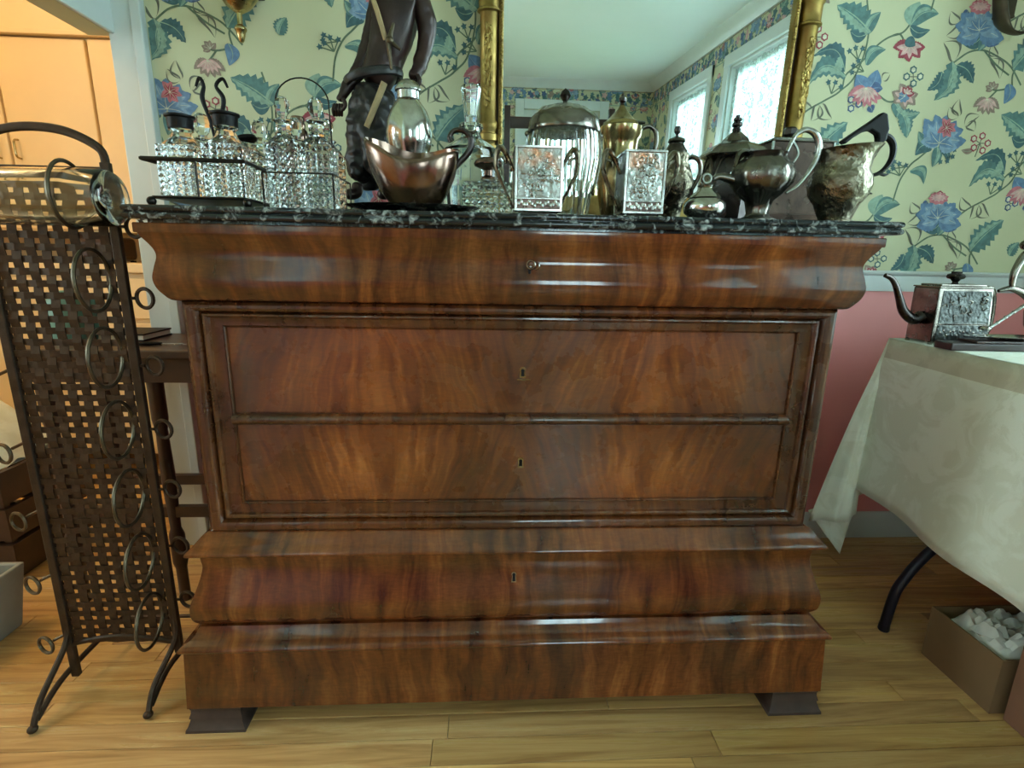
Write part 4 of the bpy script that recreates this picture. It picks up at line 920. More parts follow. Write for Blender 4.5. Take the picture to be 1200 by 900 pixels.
# dark sugar urn with finial
yJ = .15; xJ = cx_(790, 200, yJ)
t = thing('sugar_urn', 'dark silver covered urn with cone lid right of the second square bowl', 'urn', (xJ, yJ, MT))
g = G(); g.lathe([(.024, MT), (.027, MT+.004), (.018, MT+.010)]+zrow(790, yJ, [(180, 14), (184, 16), (190, 15), (200, 19), (215, 23), (228, 20), (240, 13)]), (xJ, yJ, 0), 32, fl=lambda a, k: 1+.03*cos(10*a)); obj('body', g, M['tarn_eng'], t, ang=40)
g = G(); g.lathe(zrow(786, yJ, [(160, 3), (163, 9), (166, 10), (168, 8), (172, 10), (177, 13), (181, 14)]), (xJ, yJ, 0), 24); obj('lid', g, M['tarn'], t, ang=40)
g = G(); g.lathe(zrow(786, yJ, [(147, 0), (148, 3), (151, 4), (155, 3.5), (158, 1.5), (161, 3)]), (xJ, yJ, 0), 12); obj('finial', g, M['tarn_dark'], t)
qJ = lambda px, py: (Y(px, py, yJ).x, yJ, Y(px, py, yJ).z)
g = G(); g.tube(smooth_path([qJ(802, 196), qJ(804, 188), qJ(812, 184), qJ(820, 190), qJ(820, 204), qJ(812, 220), qJ(804, 230)], 6), [.003, .004, .005, .005, .0045, .004, .003], 8); obj('handle', g, M['tarn'], t)
g = G(); g.tube(smooth_path([qJ(776, 196), qJ(768, 190), qJ(763, 200), qJ(768, 218), qJ(776, 228)], 6), .004, 8); obj('handle', g, M['tarn'], t)

# low silver mustard pot
yK = -.005; xK = cx_(826, 235, yK); rK = HW(826, 235, yK, 24); KZ = 1.3
t = thing('mustard_pot', 'low bright silver lidded pot with ring finial at the front of the chest', 'lidded pot', (xK, yK, MT))
g = G(); g.lathe([(rK*.55, MT), (rK*.75, MT+.004), (rK*.95, MT+.010), (rK, MT+.019), (rK*.97, MT+.026), (rK*.8, MT+.033), (rK*.7, MT+.0355)], (xK, yK, 0), 36); obj('bowl', g, M['silver'], t, ang=50)
g = G(); g.lathe([(rK*.78, MT+.0357), (rK*.7, MT+.040), (rK*.42, MT+.047), (rK*.34, MT+.053), (rK*.42, MT+.056), (0, MT+.059)], (xK, yK, 0), 30); obj('lid', g, M['silver'], t, ang=50)
g = G(); g.ring((xK, yK, MT+.068), .0075, .0024, (0, 1, 0), 18); obj('ring_finial', g, M['silver_rim'], t)

# dark panelled teapot with pagoda lid
yL = .20; xl = cx_(858, 200, yL)
t = thing('teapot', 'dark panelled teapot with wide brimmed pagoda lid standing before the mirror', 'teapot', (xl, yL, MT))
g = G(); g.lathe([(.05, MT), (.055, MT+.006), (.05, MT+.012)]+zrow(856, yL, [(180, 27), (186, 30), (200, 33), (215, 35), (232, 31)]), (xl, yL, 0), 6, rot=pi/6); obj('body', g, M['tarn_dark'], t, ang=25)
g = G()
for k in range(6):       # arched rib frames on each panel
    a0 = k*pi/3+pi/3; R6 = HW(856, 200, yL, 33)*cos(pi/6); ca, sa = cos(a0), sin(a0); zb_ = zy(238, 856, yL); zt_ = zy(184, 856, yL); ww = R6*.5
    g.tube(smooth_path([(xl+ca*R6*1.02-sa*u*ww, yL+sa*R6*1.02+ca*u*ww, zb_+(zt_-zb_)*v) for u, v in ((-1, 0), (-1, .55), (-.6, .88), (0, 1), (.6, .88), (1, .55), (1, 0))], 5), .0022, 6)
obj('panel_ribs', g, M['tarn'], t)
g = G(); g.lathe(zrow(858, yL, [(155, 6), (158, 9), (163, 14), (167, 16), (168, 20), (171, 27), (176, 34), (181, 39), (184, 40), (185, 36), (186, 28)]), (xl, yL, 0), 6, rot=pi/6); obj('lid', g, M['tarn'], t, ang=25)
g = G()
for k, (py, r) in enumerate(((152, 4.5), (146, 5.5), (140, 4.5), (136, 2.5))):
    zc_ = zy(py, 860, yL); rr = r*pxs(860, py, yL)
    for a in range(5): g.ball((xl+cos(a*1.257+k)*rr*.6, yL+sin(a*1.257+k)*rr*.6, zc_), rr*.55, n=8, m=5)
g.tube([(xl, yL, zy(157, 860, yL)), (xl, yL, zy(135, 860, yL))], .004, 8); obj('berry_finial', g, M['tarn_dark'], t)

# melon creamer
yM = 0.02; xm_ = cx_(892, 210, yM)
t = thing('creamer', 'fluted melon shaped creamer with looped handle in front of the brown tea caddy', 'creamer', (xm_, yM, MT))
pr_ = [(HW(892, 250, yM, 22), MT), (HW(892, 250, yM, 22), MT+.003), (HW(892, 245, yM, 14), MT+.008), (HW(892, 240, yM, 12), MT+.014)]+zrow(892, yM, [(180, 25), (183, 22), (187, 25), (195, 32), (205, 35), (216, 33), (228, 24), (236, 15)])
inn = [(r*.92, z) for r, z in reversed(pr_[-8:])]; inn[-1] = (0, inn[-1][1])
g = G(); g.lathe(pr_+inn, (xm_, yM, 0), 64, fl=lambda a, k: 1+(.045*abs(cos(5*a)) if k > .12 else 0)); obj('body', g, M['tarn'], t, ang=50)
qM = lambda px, py, dy=0: (Y(px, py, yM).x, yM+dy, Y(px, py, yM).z)
g = G(); g.tube(smooth_path([qM(918, 187), qM(928, 166), qM(934, 157), qM(945, 152), qM(956, 158), qM(960, 172), qM(956, 188), qM(946, 204), qM(934, 218), qM(921, 226)], 6), [.003, .0035, .004, .005, .006, .006, .005, .004, .003, .0025], 10); g.tube(smooth_path([qM(928, 164), qM(934, 174), qM(935, 182), qM(930, 190)], 4), [.003, .0025, .002], 6); obj('looped_handle', g, M['silver_rim'], t)
g = G(); g.tube(smooth_path([qM(868, 213), qM(854, 209), qM(843, 207), qM(836, 210)], 5), [.011, .008, .006, .005], 10); g.tube(smooth_path([qM(862, 196), qM(866, 182), qM(873, 178), qM(882, 181)], 4), [.004, .006, .006, .003], 8); obj('spout', g, M['tarn'], t)

# square brown teapot / caddy
yN = .20; x0, x1 = Y(902, 200, yN).x, Y(974, 200, yN).x; zt = zy(166, 940, yN); dN = (x1-x0)*.9
t = thing('tea_caddy', 'brown tarnished square tea caddy with flat lid and block knob', 'tea caddy', ((x0+x1)/2, yN+dN/2, MT))
g = G(); zm = MT+.03; ii = .012
lv = [(MT+.0005, .010), (zm, .004), (zm+.001, .008), (zt, 0.0)]; vs = []
for z, i in lv: vs += [(x0+i, yN+i, z), (x1-i, yN+i, z), (x1-i, yN+dN-i, z), (x0+i, yN+dN-i, z)]
g.add(vs, [(4*k+i, 4*k+(i+1) % 4, 4*k+4+(i+1) % 4, 4*k+4+i) for k in range(3) for i in range(4)]+[(3, 2, 1, 0), (12, 13, 14, 15)]); obj('body', g, M['teabody'], t, smooth=False, bevel=.0015)
g = G(); g.box(x0-.003, x1+.003, yN-.003, yN+dN+.003, zt, zt+.004); g.box(x0+.008, x1-.008, yN+.008, yN+dN-.008, zt+.004, zt+.010); obj('lid', g, M['tarn'], t, smooth=False, bevel=.0015)
g = G(); xc, yc2 = (x0+x1)/2, yN+dN/2; g.lathe([(.008, zt+.010), (.006, zt+.016), (.012, zt+.020), (.016, zt+.026), (.016, zt+.036), (.011, zt+.041), (0, zt+.042)], (xc, yc2, 0), 8, rot=pi/8); obj('knob', g, M['tarn_dark'], t, ang=30)
g = G()
for a in (x0-.001, x1-.003): g.box(a, a+.004, yN-.0015, yN+.003, zm+.002, zt)
obj('corner_strips', g, M['silver_rim'], t, smooth=False)

# flaring ewer with high handle and open lid
yO = .03; xo = cx_(982, 225, yO)
t = thing('ewer', 'chased flaring coffee jug with black angular handle at right end of the marble', 'jug', (xo, yO, MT))
pr_ = [(HW(980, 253, yO, 21), MT), (HW(980, 253, yO, 21), MT+.004), (HW(980, 250, yO, 17), MT+.007)]+zrow(982, yO, [(174, 36), (178, 33), (190, 29), (200, 29), (208, 33), (218, 34), (230, 31), (240, 24)])
inn = [(r*.94, z) for r, z in reversed(pr_[-8:])]; inn[-1] = (0, inn[-1][1])
sh = lambda v: v
g = G(); g.lathe(pr_+inn, (xo, yO, 0), 40)
zlo = zy(200, 982, yO)
for v in g.v:
    if v.z > zlo: v.x += (v.z-zlo)*.18; v.z += (v.x-xo)*.10*(v.z-zlo)/.05
obj('body', g, M['tarn_eng'], t, ang=50)
qO = lambda px, py, dy=0: Vector((Y(px, py, yO).x, yO+dy, Y(px, py, yO).z))
g = G(); g.tube(smooth_path([qO(1003, 210), qO(1013, 195), qO(1022, 180), qO(1030, 165)], 4), [.006, .0055, .006, .007], 8); g.tube(smooth_path([qO(1028, 166), qO(1038, 160), qO(1046, 168), qO(1046, 182), qO(1040, 194), qO(1030, 203), qO(1018, 206)], 6), [.007, .0065, .006, .0055, .005, .004, .002], 8)
g.tube(smooth_path([qO(1030, 203), qO(1036, 205), qO(1041, 204)], 3), [.003, .003, .001], 6); g.tube(smooth_path([qO(1020, 207), qO(1014, 214), qO(1014, 224), qO(1022, 227)], 4), [.002, .003, .003, .001], 6); obj('handle', g, M['black'], t)
g = G(); poly = [(984, 166), (1000, 155), (1018, 143), (1033, 132), (1038, 134), (1040, 152), (1036, 166), (1028, 170), (1026, 158), (1018, 153), (1008, 156), (998, 162), (988, 170)]
pp = [(qO(*p).x, qO(*p).z) for p in poly]; g.prism(pp, yO-.007, yO+.007); obj('thumb_lever', g, M['black'], t, smooth=False, bevel=.003)

# ------------------------------------------------------------------ wrought iron wine rack
RX0, RX1, RY = -.962, -.735, .06
rk = thing('wine_rack', 'tall brown iron wine rack with woven strap panel and hoops left of chest', 'wine rack', ((RX0+RX1)/2, RY, 0))
for x, zb in ((RX0, .035), (RX1, .09)):
    g = G(); g.box(x-.008, x+.008, RY-.006, RY+.006, zb, 1.10); obj('post', g, M['iron'], rk, smooth=False, bevel=.002)
g = G(); g.tube(smooth_path([(RX0, RY, 1.09), (RX0+.006, RY, 1.122), (-.905, RY, 1.148), (-.8485, RY, 1.1555), (-.79, RY, 1.148), (RX1-.006, RY, 1.122), (RX1, RY, 1.09)], 6), .0075, 8, flat=(1, .8)); obj('arch_handle', g, M['iron'], rk)
g = G(); g.box(RX0, RX1, RY-.004, RY+.004, 1.076, 1.092); obj('top_rail', g, M['iron'], rk, smooth=False)
g = G(); g.tube(smooth_path([(RX0, RY, .115), (RX0+.06, RY, .128), (-.848, RY, .133), (RX1-.06, RY, .126), (RX1, RY, .115)], 5), .006, 6); obj('bottom_rail', g, M['iron'], rk)
nv, sp_ = 8, (RX1-RX0-.016)/8; zlo, zhi = .125, 1.078; hs = .0218; nh = int((zhi-zlo)/hs)
def strap(pts, w, t, axis):          # flat strap along pts; width along axis
    g = G(); vs = []; ax = Vector(axis)
    for p in pts:
        p = Vector(p)
        for a, b in ((-1, -1), (1, -1), (1, 1), (-1, 1)): vs.append(p+ax*(a*w/2)+Vector((0, b*t/2, 0)))
    n = len(pts); g.add(vs, [(4*k+i, 4*k+(i+1) % 4, 4*k+4+(i+1) % 4, 4*k+4+i) for k in range(n-1) for i in range(4)]+[(0, 1, 2, 3), (4*n-1, 4*n-2, 4*n-3, 4*n-4)]); return g
for i in range(nv):
    x = RX0+.008+sp_*(i+.5); pts = [(x, RY+(.0017 if (k+i) % 2 else -.0017), zlo+hs*k) for k in range(nh+1)]
    obj('vertical_strap', strap(pts, .0165, .0016, (1, 0, 0)), M['iron'], rk, smooth=False)
hm = [None, None]
for k in range(nh+1):
    pts = [(RX0+.004, RY, zlo+hs*k)]+[(RX0+.008+sp_*(i+.5), RY-(.0017 if (k+i) % 2 else -.0017), zlo+hs*k) for i in range(nv)]+[(RX1-.004, RY, zlo+hs*k)]
    obj('horizontal_strap', strap(pts, .0125, .0016, (0, 0, 1)), M['iron'], rk, smooth=False)
for x, f in ((RX0, (-.972, -.052, .006)), (RX1, (-.764, -.024, .006))):
    g = G(); F_ = Vector(f)
    g.tube(smooth_path([(x, RY, .20), (x, RY-.008, .13), F_+Vector((0, .03, .045)), F_], 6), .006, 8)
    g.tube(smooth_path([F_+Vector((0, .012, .012)), F_+Vector((0, .10, .045)), (x, RY+.16, .06), (x, RY+.17, .03), (x, RY+.175, .005)], 6), .006, 8)
    g.ball(F_+Vector((0, 0, .002)), .0095, .0095, .008); obj('leg', g, M['iron'], rk)
g = G(); g.tube([(RX0, RY+.16, .06), (RX1, RY+.16, .06)], .005, 6); obj('rear_stretcher', g, M['iron'], rk)
for k in range(7):
    zc_ = 1.036-.138*k if k else 1.040
    g = G(); cx = -.752 if k else -.768; g.ring((cx, .008, zc_), .054, .0034, (1, .12, 0), 30); g.tube([(cx, .058, zc_+.012), (cx, RY, zc_+.012)], .003, 6); obj('bottle_hoop', g, M['iron_ring'], rk)
    zr_ = .992-.1285*k
    if zr_ > .1:
        g = G(); g.tube([(RX1+.006, RY, zr_), (RX1+.016, RY, zr_)], .003, 6); g.ring((RX1+.034, RY, zr_), .018, .0036, (.25, 1, 0), 22); obj('neck_loop', g, M['iron'], rk)
    zl_ = .99-.1465*k+.007
    if zl_ > .09:
        g = G(); g.tube([(RX0-.006, RY, zl_+.022), (RX0-.03, RY-.004, zl_+.010)], .003, 6); g.ring((RX0-.046, RY-.006, zl_), .019, .0034, (.3, 1, 0), 22); obj('neck_loop', g, M['iron_ring'], rk)
# big glass bottle lying in the top hoop
bz, by = 1.036, .008
t = thing('glass_bottle', 'large clear glass bottle lying on its side in the top hoop of the iron rack', 'bottle', (-.80, by, bz-.045))
R = Matrix.Rotation(radians(-90), 3, 'Y')
o_ = [(0, .0), (.030, .0), (.042, .004), (.046, .012), (.047, .06), (.046, .16), (.043, .21), (.034, .25), (.024, .28), (.020, .32), (.019, .36), (.023, .362), (.023, .372)]
i_ = [(.017, .372), (.016, .34), (.018, .29), (.030, .252), (.039, .21), (.0425, .16), (.0435, .06), (.041, .014), (.028, .010), (0, .018)]
g = G(); g.lathe(o_+i_, (-.692, by, bz), 36, R=R); obj('bottle_glass', g, M['glass'], t, ang=50)
g = G(); bp = t.location

# ------------------------------------------------------------------ left: writing table in front of the kitchen opening, things on it
TZ = .716
t = thing('side_table', 'old dark wooden side table behind the iron rack, against the chest side', 'table', (-.97, .47, 0))
g = G(); g.box(-1.21, -.665, .33, .62, TZ-.022, TZ); obj('table_top', g, M['oldwood'], t, smooth=False, bevel=.004)
g = G(); g.box(-1.19, -.685, .35, .60, TZ-.085, TZ-.022); obj('apron', g, M['oldwood'], t, smooth=False)
for x in (-1.17, -.90, -.69):
    for y in (.375, .585):
        g = G(); g.lathe([(.014, 0), (.014, .10), (.019, .12), (.019, .2), (.013, .22), (.017, .36), (.014, .50), (.019, .53), (.019, TZ-.085)], (x, y, 0), 14); obj('leg', g, M['oldwood'], t, ang=30)
for y in (.375, .585):
    g = G(); g.box(-1.17, -.69, y-.009, y+.009, .255, .285); obj('stretcher', g, M['oldwood'], t, smooth=False)
p = Y(190, 404, .4)
t = thing('letter_knife', 'thin dark handled knife lying on the side table beside the chest', 'knife', (p.x, .40, TZ))
g = G(); g.tube([(p.x-.06, .39, TZ+.005), (p.x-.03, .395, TZ+.006), (p.x, .40, TZ+.005)], [.004, .006, .004], 8); obj('grip', g, M['black'], t)
g = G(); g.box(p.x, p.x+.075, .396, .404, TZ+.003, TZ+.005); obj('blade', g, M['silver_rim'], t, smooth=False)
p = Y(163, 392, .5)
t = thing('dark_book', 'small dark closed book on the far corner of the side table', 'book', (-1.03, .52, TZ))
g = G(); g.box(-1.10, -.965, .46, .59, TZ, TZ+.004); g.box(-1.10, -.965, .46, .59, TZ+.016, TZ+.020); g.box(-1.10, -1.094, .46, .59, TZ+.004, TZ+.016); obj('cover', g, M['black'], t, smooth=False)
g = G(); g.box(-1.094, -.968, .463, .587, TZ+.004, TZ+.016); obj('pages', g, M['tissue'], t, smooth=False)
g = G(); g.lathe([(.05, TZ), (.055, TZ+.01), (.06, TZ+.10), (.05, TZ+.115), (.03, TZ+.12), (.032, TZ+.13), (0, TZ+.132)], (-1.135, .47, 0), 24); tag(obj('tea_tin', g, M['teal'], ang=40), 'teal round tin on the side table seen through the iron rack', 'tin')
# floor items in the kitchen opening
t = thing('wooden_crate', 'brown wooden crate with a pale cloth on it beyond the iron rack', 'crate', (-1.62, .62, 0))
g = G()
for z in (.02, .13, .24): g.box(-1.86, -1.42, .47, .485, z, z+.095); g.box(-1.86, -1.42, .755, .77, z, z+.095); g.box(-1.86, -1.845, .485, .755, z, z+.095); g.box(-1.435, -1.42, .485, .755, z, z+.095)
obj('slats', g, M['oldwood'], t, smooth=False); g = G(); g.box(-1.845, -1.435, .485, .755, .0, .02); obj('bottom', g, M['oldwood'], t, smooth=False)
for x in (-1.845, -1.455):
    for y in (.485, .735): g = G(); g.box(x, x+.02, y, y+.02, .02, .335); obj('corner_post', g, M['oldwood'], t, smooth=False)
g = G(); n = 14; vs = []; rnd = random.Random(3)
for j in range(n+1):
    for i in range(n+1):
        u, v = i/n, j/n; vs.append((-1.84+.40*u, .49+.26*v, .338+.20*sin(pi*u)**.6*sin(pi*v)**.6+.03*noise.noise((u*5, v*5, 1))))
vs += [(a[0], a[1], .3362) for a in vs]; o2 = (n+1)**2
fs = [(j*(n+1)+i, j*(n+1)+i+1, (j+1)*(n+1)+i+1, (j+1)*(n+1)+i) for j in range(n) for i in range(n)]; fs += [tuple(o2+k for k in f[::-1]) for f in fs]
g.add(vs, fs); tag(obj('folded_cloth', g, M['cloth']), 'pale bundled cloth heaped on the brown wooden crate', 'cloth')
t = thing('storage_tub', 'grey plastic tub on the floor at the left edge, papers inside', 'tub', (-1.41, .17, 0))
g = G(); vs = []
for z, e in ((0, .02), (.17, 0), (.17, .012), (.012, .03)): vs += [(-1.58+e, .05+e, z), (-1.24-e, .05+e, z), (-1.24-e, .30-e, z), (-1.58+e, .30-e, z)]
g.add(vs, [(4*k+i, 4*k+(i+1) % 4, 4*k+4+(i+1) % 4, 4*k+4+i) for k in range(3) for i in range(4)]+[(3, 2, 1, 0), (12, 13, 14, 15)]); obj('tub', g, M['grey'], t, smooth=False, bevel=.004)
for k in range(3):
    g = G(); Rz = Matrix.Rotation(radians(-8+7*k), 3, 'Z'); g.box(-1.51, -1.31, .10, .25, .0125+.05*k, .060+.05*k, R=Rz, c=(-1.41, .17, 0)); tag(obj('magazine', g, M['teal'] if k == 2 else M['tissue'], smooth=False), ['pale paper stack at the bottom of the grey tub', 'pale paper stack in the middle of the grey tub', 'teal covered magazines on top inside the grey tub'][k], 'magazine', 'papers in the grey tub')

# kitchen cabinets
KY = 1.40
cab = thing('wall_cabinet', 'tall cream kitchen cabinets glowing in warm light through the doorway', 'cabinet', (-2.1, KY+.15, 1.02))
g = G(); g.box(-3.0, -1.30, KY+.02, 1.775, 1.02, 2.3); obj('carcass', g, M['kit'], cab, smooth=False)
g = G(); g.box(-3.02, -1.28, KY-.02, KY+.02, 1.745, 1.762); g.box(-3.02, -1.28, KY+.0, KY+.02, 1.762, 2.3); obj('top_fascia', g, M['kit'], cab, smooth=False, bevel=.003)
for x0, x1 in ((-2.33, -1.965), (-1.955, -1.615), (-2.71, -2.34)):
    g = G(); g.box(x0, x1, KY, KY+.02, 1.03, 1.738); d = obj('cabinet_door', g, M['kit'], cab, smooth=False, bevel=.004)
    if x0 > -2.6:
        q = G(); hx = x1-.035 if x0 < -2 else x0+.03; q.tube(smooth_path([(hx, KY, 1.30), (hx, KY-.02, 1.305), (hx, KY-.022, 1.34), (hx, KY-.02, 1.365), (hx, KY, 1.37)], 4), .004, 6); obj('door_pull', q, M['brass'], d)
g = G(); g.box(-1.605, -1.30, KY, KY+.02, 1.02, 1.742); obj('end_panel', g, M['kit'], cab, smooth=False, bevel=.004)
bc = thing('base_cabinet', 'cream kitchen base cabinet with worktop below the wall cabinets', 'cabinet', (-2.1, 1.5, 0))
g = G(); g.box(-3.0, -1.30, 1.27, 1.775, .09, .86); obj('carcass', g, M['kit'], bc, smooth=False)
g = G(); g.box(-3.02, -1.28, 1.24, 1.775, .862, .90); obj('worktop', g, M['kit'], bc, smooth=False, bevel=.005)
for k in range(4):
    x0 = -2.98+.42*k; g = G(); g.box(x0, x0+.40, 1.25, 1.27, .12, .66); d = obj('cabinet_door', g, M['kit'], bc, smooth=False, bevel=.003)
    g = G(); g.box(x0, x0+.40, 1.25, 1.27, .68, .84); d = obj('cabinet_drawer', g, M['kit'], bc, smooth=False, bevel=.003); q = G(); q.ball((x0+.2, 1.24, .76), .013); obj('drawer_knob', q, M['brass'], d)
p = Y(147, 290, 1.36)
t = thing('toaster', 'dark squat appliance on the kitchen worktop behind the rack', 'toaster', (-1.62, 1.40, .90))
g = G(); g.box(-1.74, -1.545, 1.32, 1.44, .906, 1.0); obj('body', g, M['darkwood'], t, smooth=False, bevel=.02)
g = G(); g.box(-1.70, -1.58, 1.36, 1.40, 1.0, 1.004); obj('slot_plate', g, M['black'], t, smooth=False)
for x in (-1.72, -1.565):
    for y in (1.335, 1.425): q = G(); q.box(x-.008, x+.008, y-.008, y+.008, .90, .907); obj('foot', q, M['black'], t, smooth=False)
t = thing('ceiling_light', 'round warm glass ceiling lamp in the kitchen', 'lamp', (-2.05, .35, HC))
g = G(); g.lathe([(.09, HC-.03), (.10, HC-.012), (.10, HC-.0005)], (-2.05, .35, 0), 28); obj('ceiling_rose', g, M['brass'], t)
lm = NT('lamp_glass'); lm.base((1, .85, .6, 1)); lm.b.inputs['Emission Color'].default_value = (1, .6, .25, 1); lm.b.inputs['Emission Strength'].default_value = 4
g = G(); g.lathe([(.0, HC-.15), (.05, HC-.145), (.09, HC-.11), (.1, HC-.07), (.09, HC-.031)], (-2.05, .35, 0), 28); obj('globe', g, lm.m, t)
klo.location = (-2.05, .35, HC-.24)

# ------------------------------------------------------------------ right: table with damask cloth
RTZ = .75
c0 = Vector((1.046, .415, RTZ))
tb = thing('folding_table', 'folding table with curved black metal legs hidden under the cream damask cloth', 'table', (1.42, -.25, 0))
g = G(); g.box(1.055, 1.80, -1.1, .408, RTZ-.028, RTZ-.004); obj('table_top', g, M['white'], tb, smooth=False, bevel=.004)
for y in (.189, -.9):
    for s in ((1.004, 1.016, 1.077, 1.24, 1.30), (1.77, 1.76, 1.72, 1.66, 1.62)):
        g = G(); g.tube(smooth_path([(s[0], y, .012), (s[1]-.003, y, .10), (s[1]+.012, y, .145), (s[2], y, .223), (s[3], y, .42), (s[4], y, RTZ-.03)], 5), .0125, 10)
        g.lathe([(.012, 0), (.014, .004), (.013, .02)], (s[0], y, 0), 12); obj('leg', g, M['legblack'], tb)
# cloth
g = G(); cl_t = RTZ+.003
def dr(x, y): return Vector((x, y, cl_t))
top_pts = [dr(1.05, -1.12), dr(1.80, -1.12), dr(1.80, .412), dr(1.05, .412)]
g.add(top_pts, [(0, 1, 2, 3)])
# side drape facing left, from y=-1.12 to y=.395
NS, ND = 60, 18
def hem_z(y): return .275+.02*sin(y*5+.4)+(.03*max(0, (y-.15))/.25)
cols = []
for i in range(NS+1):
    y = -1.12+(1.12+.405)*i/NS; col = []
    for k in range(ND+1):
        s = k/ND; out = .004+.010*min(1, s*6)+.018*s*s; fold = .011*s*sin(y*16+.7*sin(y*7))*(1 if y < .3 else max(0, (.405-y)/.105))
        z = cl_t-(cl_t-hem_z(y))*s-(.004 if k else 0); col.append(Vector((1.05-out-fold, y, z)))
    cols.append(col)
V_end = cols[-1]
vs = [v for c in cols for v in c]
fs = [(i*(ND+1)+k, (i+1)*(ND+1)+k, (i+1)*(ND+1)+k+1, i*(ND+1)+k+1) for i in range(NS) for k in range(ND)]
mi0 = len(g.f); g.add(vs, fs)
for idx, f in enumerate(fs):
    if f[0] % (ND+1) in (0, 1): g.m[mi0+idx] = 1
# corner fold
A = Y(947, 610, .44); Bp = Y(985, 650, .43); Vb = V_end[-1]
Vm = Y(1003, 602, .40)
NF = 16; fan = []
for i in range(NF+1):
    u = i/NF; col = []
    bot = Vm.lerp(A, u)+Vector((0, -.018*sin(pi*u), -.006*sin(pi*u*2)))
    topc = Vector((1.05, .405+.008*u, cl_t))
    for k in range(ND+1):
        s = k/ND; st_ = V_end[k] if False else None
        p = topc.lerp(bot, s); p.y += -.012*sin(pi*u)*s+.004*sin(u*18)*s; p.x += -.012*sin(pi*s)*(1-u*.4)*min(1, s*3); col.append(p)
    fan.append(col)
vs = [v for c in fan for v in c]; fs = [(i*(ND+1)+k, (i+1)*(ND+1)+k, (i+1)*(ND+1)+k+1, i*(ND+1)+k+1) for i in range(NF) for k in range(ND)]
g.add(vs, fs)
# bridge between the side drape end and the fan start
br = V_end+fan[0]; g.add(br, [(k, ND+1+k, ND+2+k, k+1) for k in range(ND)])
# under-turned tip behind the fan
n = 8; vs = []
for i in range(n+1):
    u = i/n; b = Vm.lerp(A, u)+Vector((0, .004, .03)); tip = Bp
    for k in range(n+1):
        s = k/n; p = b.lerp(tip, s); p.y += .012*sin(pi*u)*sin(pi*(1-s)*.5)+.004; vs.append(p)
g.add(vs, [(i*(n+1)+k, (i+1)*(n+1)+k, (i+1)*(n+1)+k+1, i*(n+1)+k+1) for i in range(n) for k in range(n)])
# back drape
vs = []; NB = 30
for i in range(NB+1):
    u = i/NB
    for k in range(ND+1):
        s = k/ND
        p0 = fan[-1][k]; p1 = Vector((1.05+.75*u, .412+.012*min(1, s*5)+.03*s*s+.008*s*sin(u*40), cl_t-(cl_t-.29)*s))
        w = max(0, 1-u*6); vs.append(p1.lerp(p0, w*w))
g.add(vs, [(i*(ND+1)+k, (i+1)*(ND+1)+k, (i+1)*(ND+1)+k+1, i*(ND+1)+k+1) for i in range(NB) for k in range(ND)])
# right and front drapes
for a, b in ((dr(1.80, .412), dr(1.80, -1.12)), (dr(1.80, -1.12), dr(1.05, -1.12))):
    g.add([a, b, b-Vector((0, 0, .45)), a-Vector((0, 0, .45))], [(0, 1, 2, 3)])
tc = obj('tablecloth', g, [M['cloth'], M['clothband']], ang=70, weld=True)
tag(tc, 'cream damask tablecloth hanging in a pointed corner fold over the folding table', 'tablecloth')
sd = tc.modifiers.new('solid', 'SOLIDIFY'); sd.thickness = .0018; sd.offset = 0
CT = cl_t+.001
# square silver teapot
yT = .30; x0, x1 = Y(1092, 395, yT).x, Y(1160, 395, yT).x; xt0, xt1 = Y(1104, 338, yT).x, Y(1167, 338, yT).x; dT = .085; zt = zy(338, 1130, yT); zb_ = CT+.004
t = thing('teapot', 'square engraved pewter teapot with flat lid on the damask cloth', 'teapot', ((x0+x1)/2, yT+dT/2, CT-.001))
g = G(); vs = [(x0, yT, zb_), (x1, yT, zb_), (x1, yT+dT, zb_), (x0, yT+dT, zb_), (xt0-.004, yT+.002, zt), (xt1+.0, yT+.002, zt), (xt1, yT+dT-.002, zt), (xt0-.004, yT+dT-.002, zt)]
g.add(vs, [(3, 2, 1, 0), (4, 5, 6, 7), (0, 1, 5, 4), (1, 2, 6, 5), (2, 3, 7, 6), (3, 0, 4, 7)]); obj('body', g, M['tarn'], t, smooth=False, bevel=.003)
def fpt(u, v, d): return Vector((x0, yT, zb_)).lerp(Vector((x1, yT, zb_)), u).lerp(Vector((xt0, yT+.002, zt)).lerp(Vector((xt1, yT+.002, zt)), u), v)+Vector((0, -d, 0))
for nm, v0, v1, mt in (('engraved_panel', .36, .95, 'pewter'), ('engraved_band', .05, .33, 'pewter')):
    g = G(); g.add([fpt(u, v, d) for d in (-.002, .0012) for u, v in ((.06, v0), (.95, v0), (.95, v1), (.06, v1))], [(4, 5, 6, 7), (0, 1, 5, 4), (1, 2, 6, 5), (2, 3, 7, 6), (3, 0, 4, 7)]); obj(nm, g, M[mt], t, smooth=False)
g = G(); rnd = random.Random(2)
for k in range(18):
    u, v = rnd.uniform(.15, .85), rnd.uniform(.45, .88); a = rnd.uniform(0, 6.28); g.tube(smooth_path([fpt(u, v, .0016), fpt(u+.07*cos(a), v+.07*sin(a), .002), fpt(u+.1*cos(a+1), v+.1*sin(a+1), .0016)], 3), [.0007, .0016, .0007], 5)
for k in range(14): g.ball(fpt(.12+.76*k/13, .19+.05*sin(k*2.2), .0012), .0028, .001, .004, 6, 4)
g.tube([fpt(.05, .345, .0015), fpt(.96, .345, .0015)], .0012, 5); obj('chased_relief', g, M['tarn'], t)
g = G(); g.box(xt0-.006, xt1-.002, yT+.0, yT+dT, zt, zt+.004); g.box(xt0+.006, xt1-.012, yT+.01, yT+dT-.01, zt+.004, zt+.009); obj('lid', g, M['tarn'], t, smooth=False, bevel=.002)
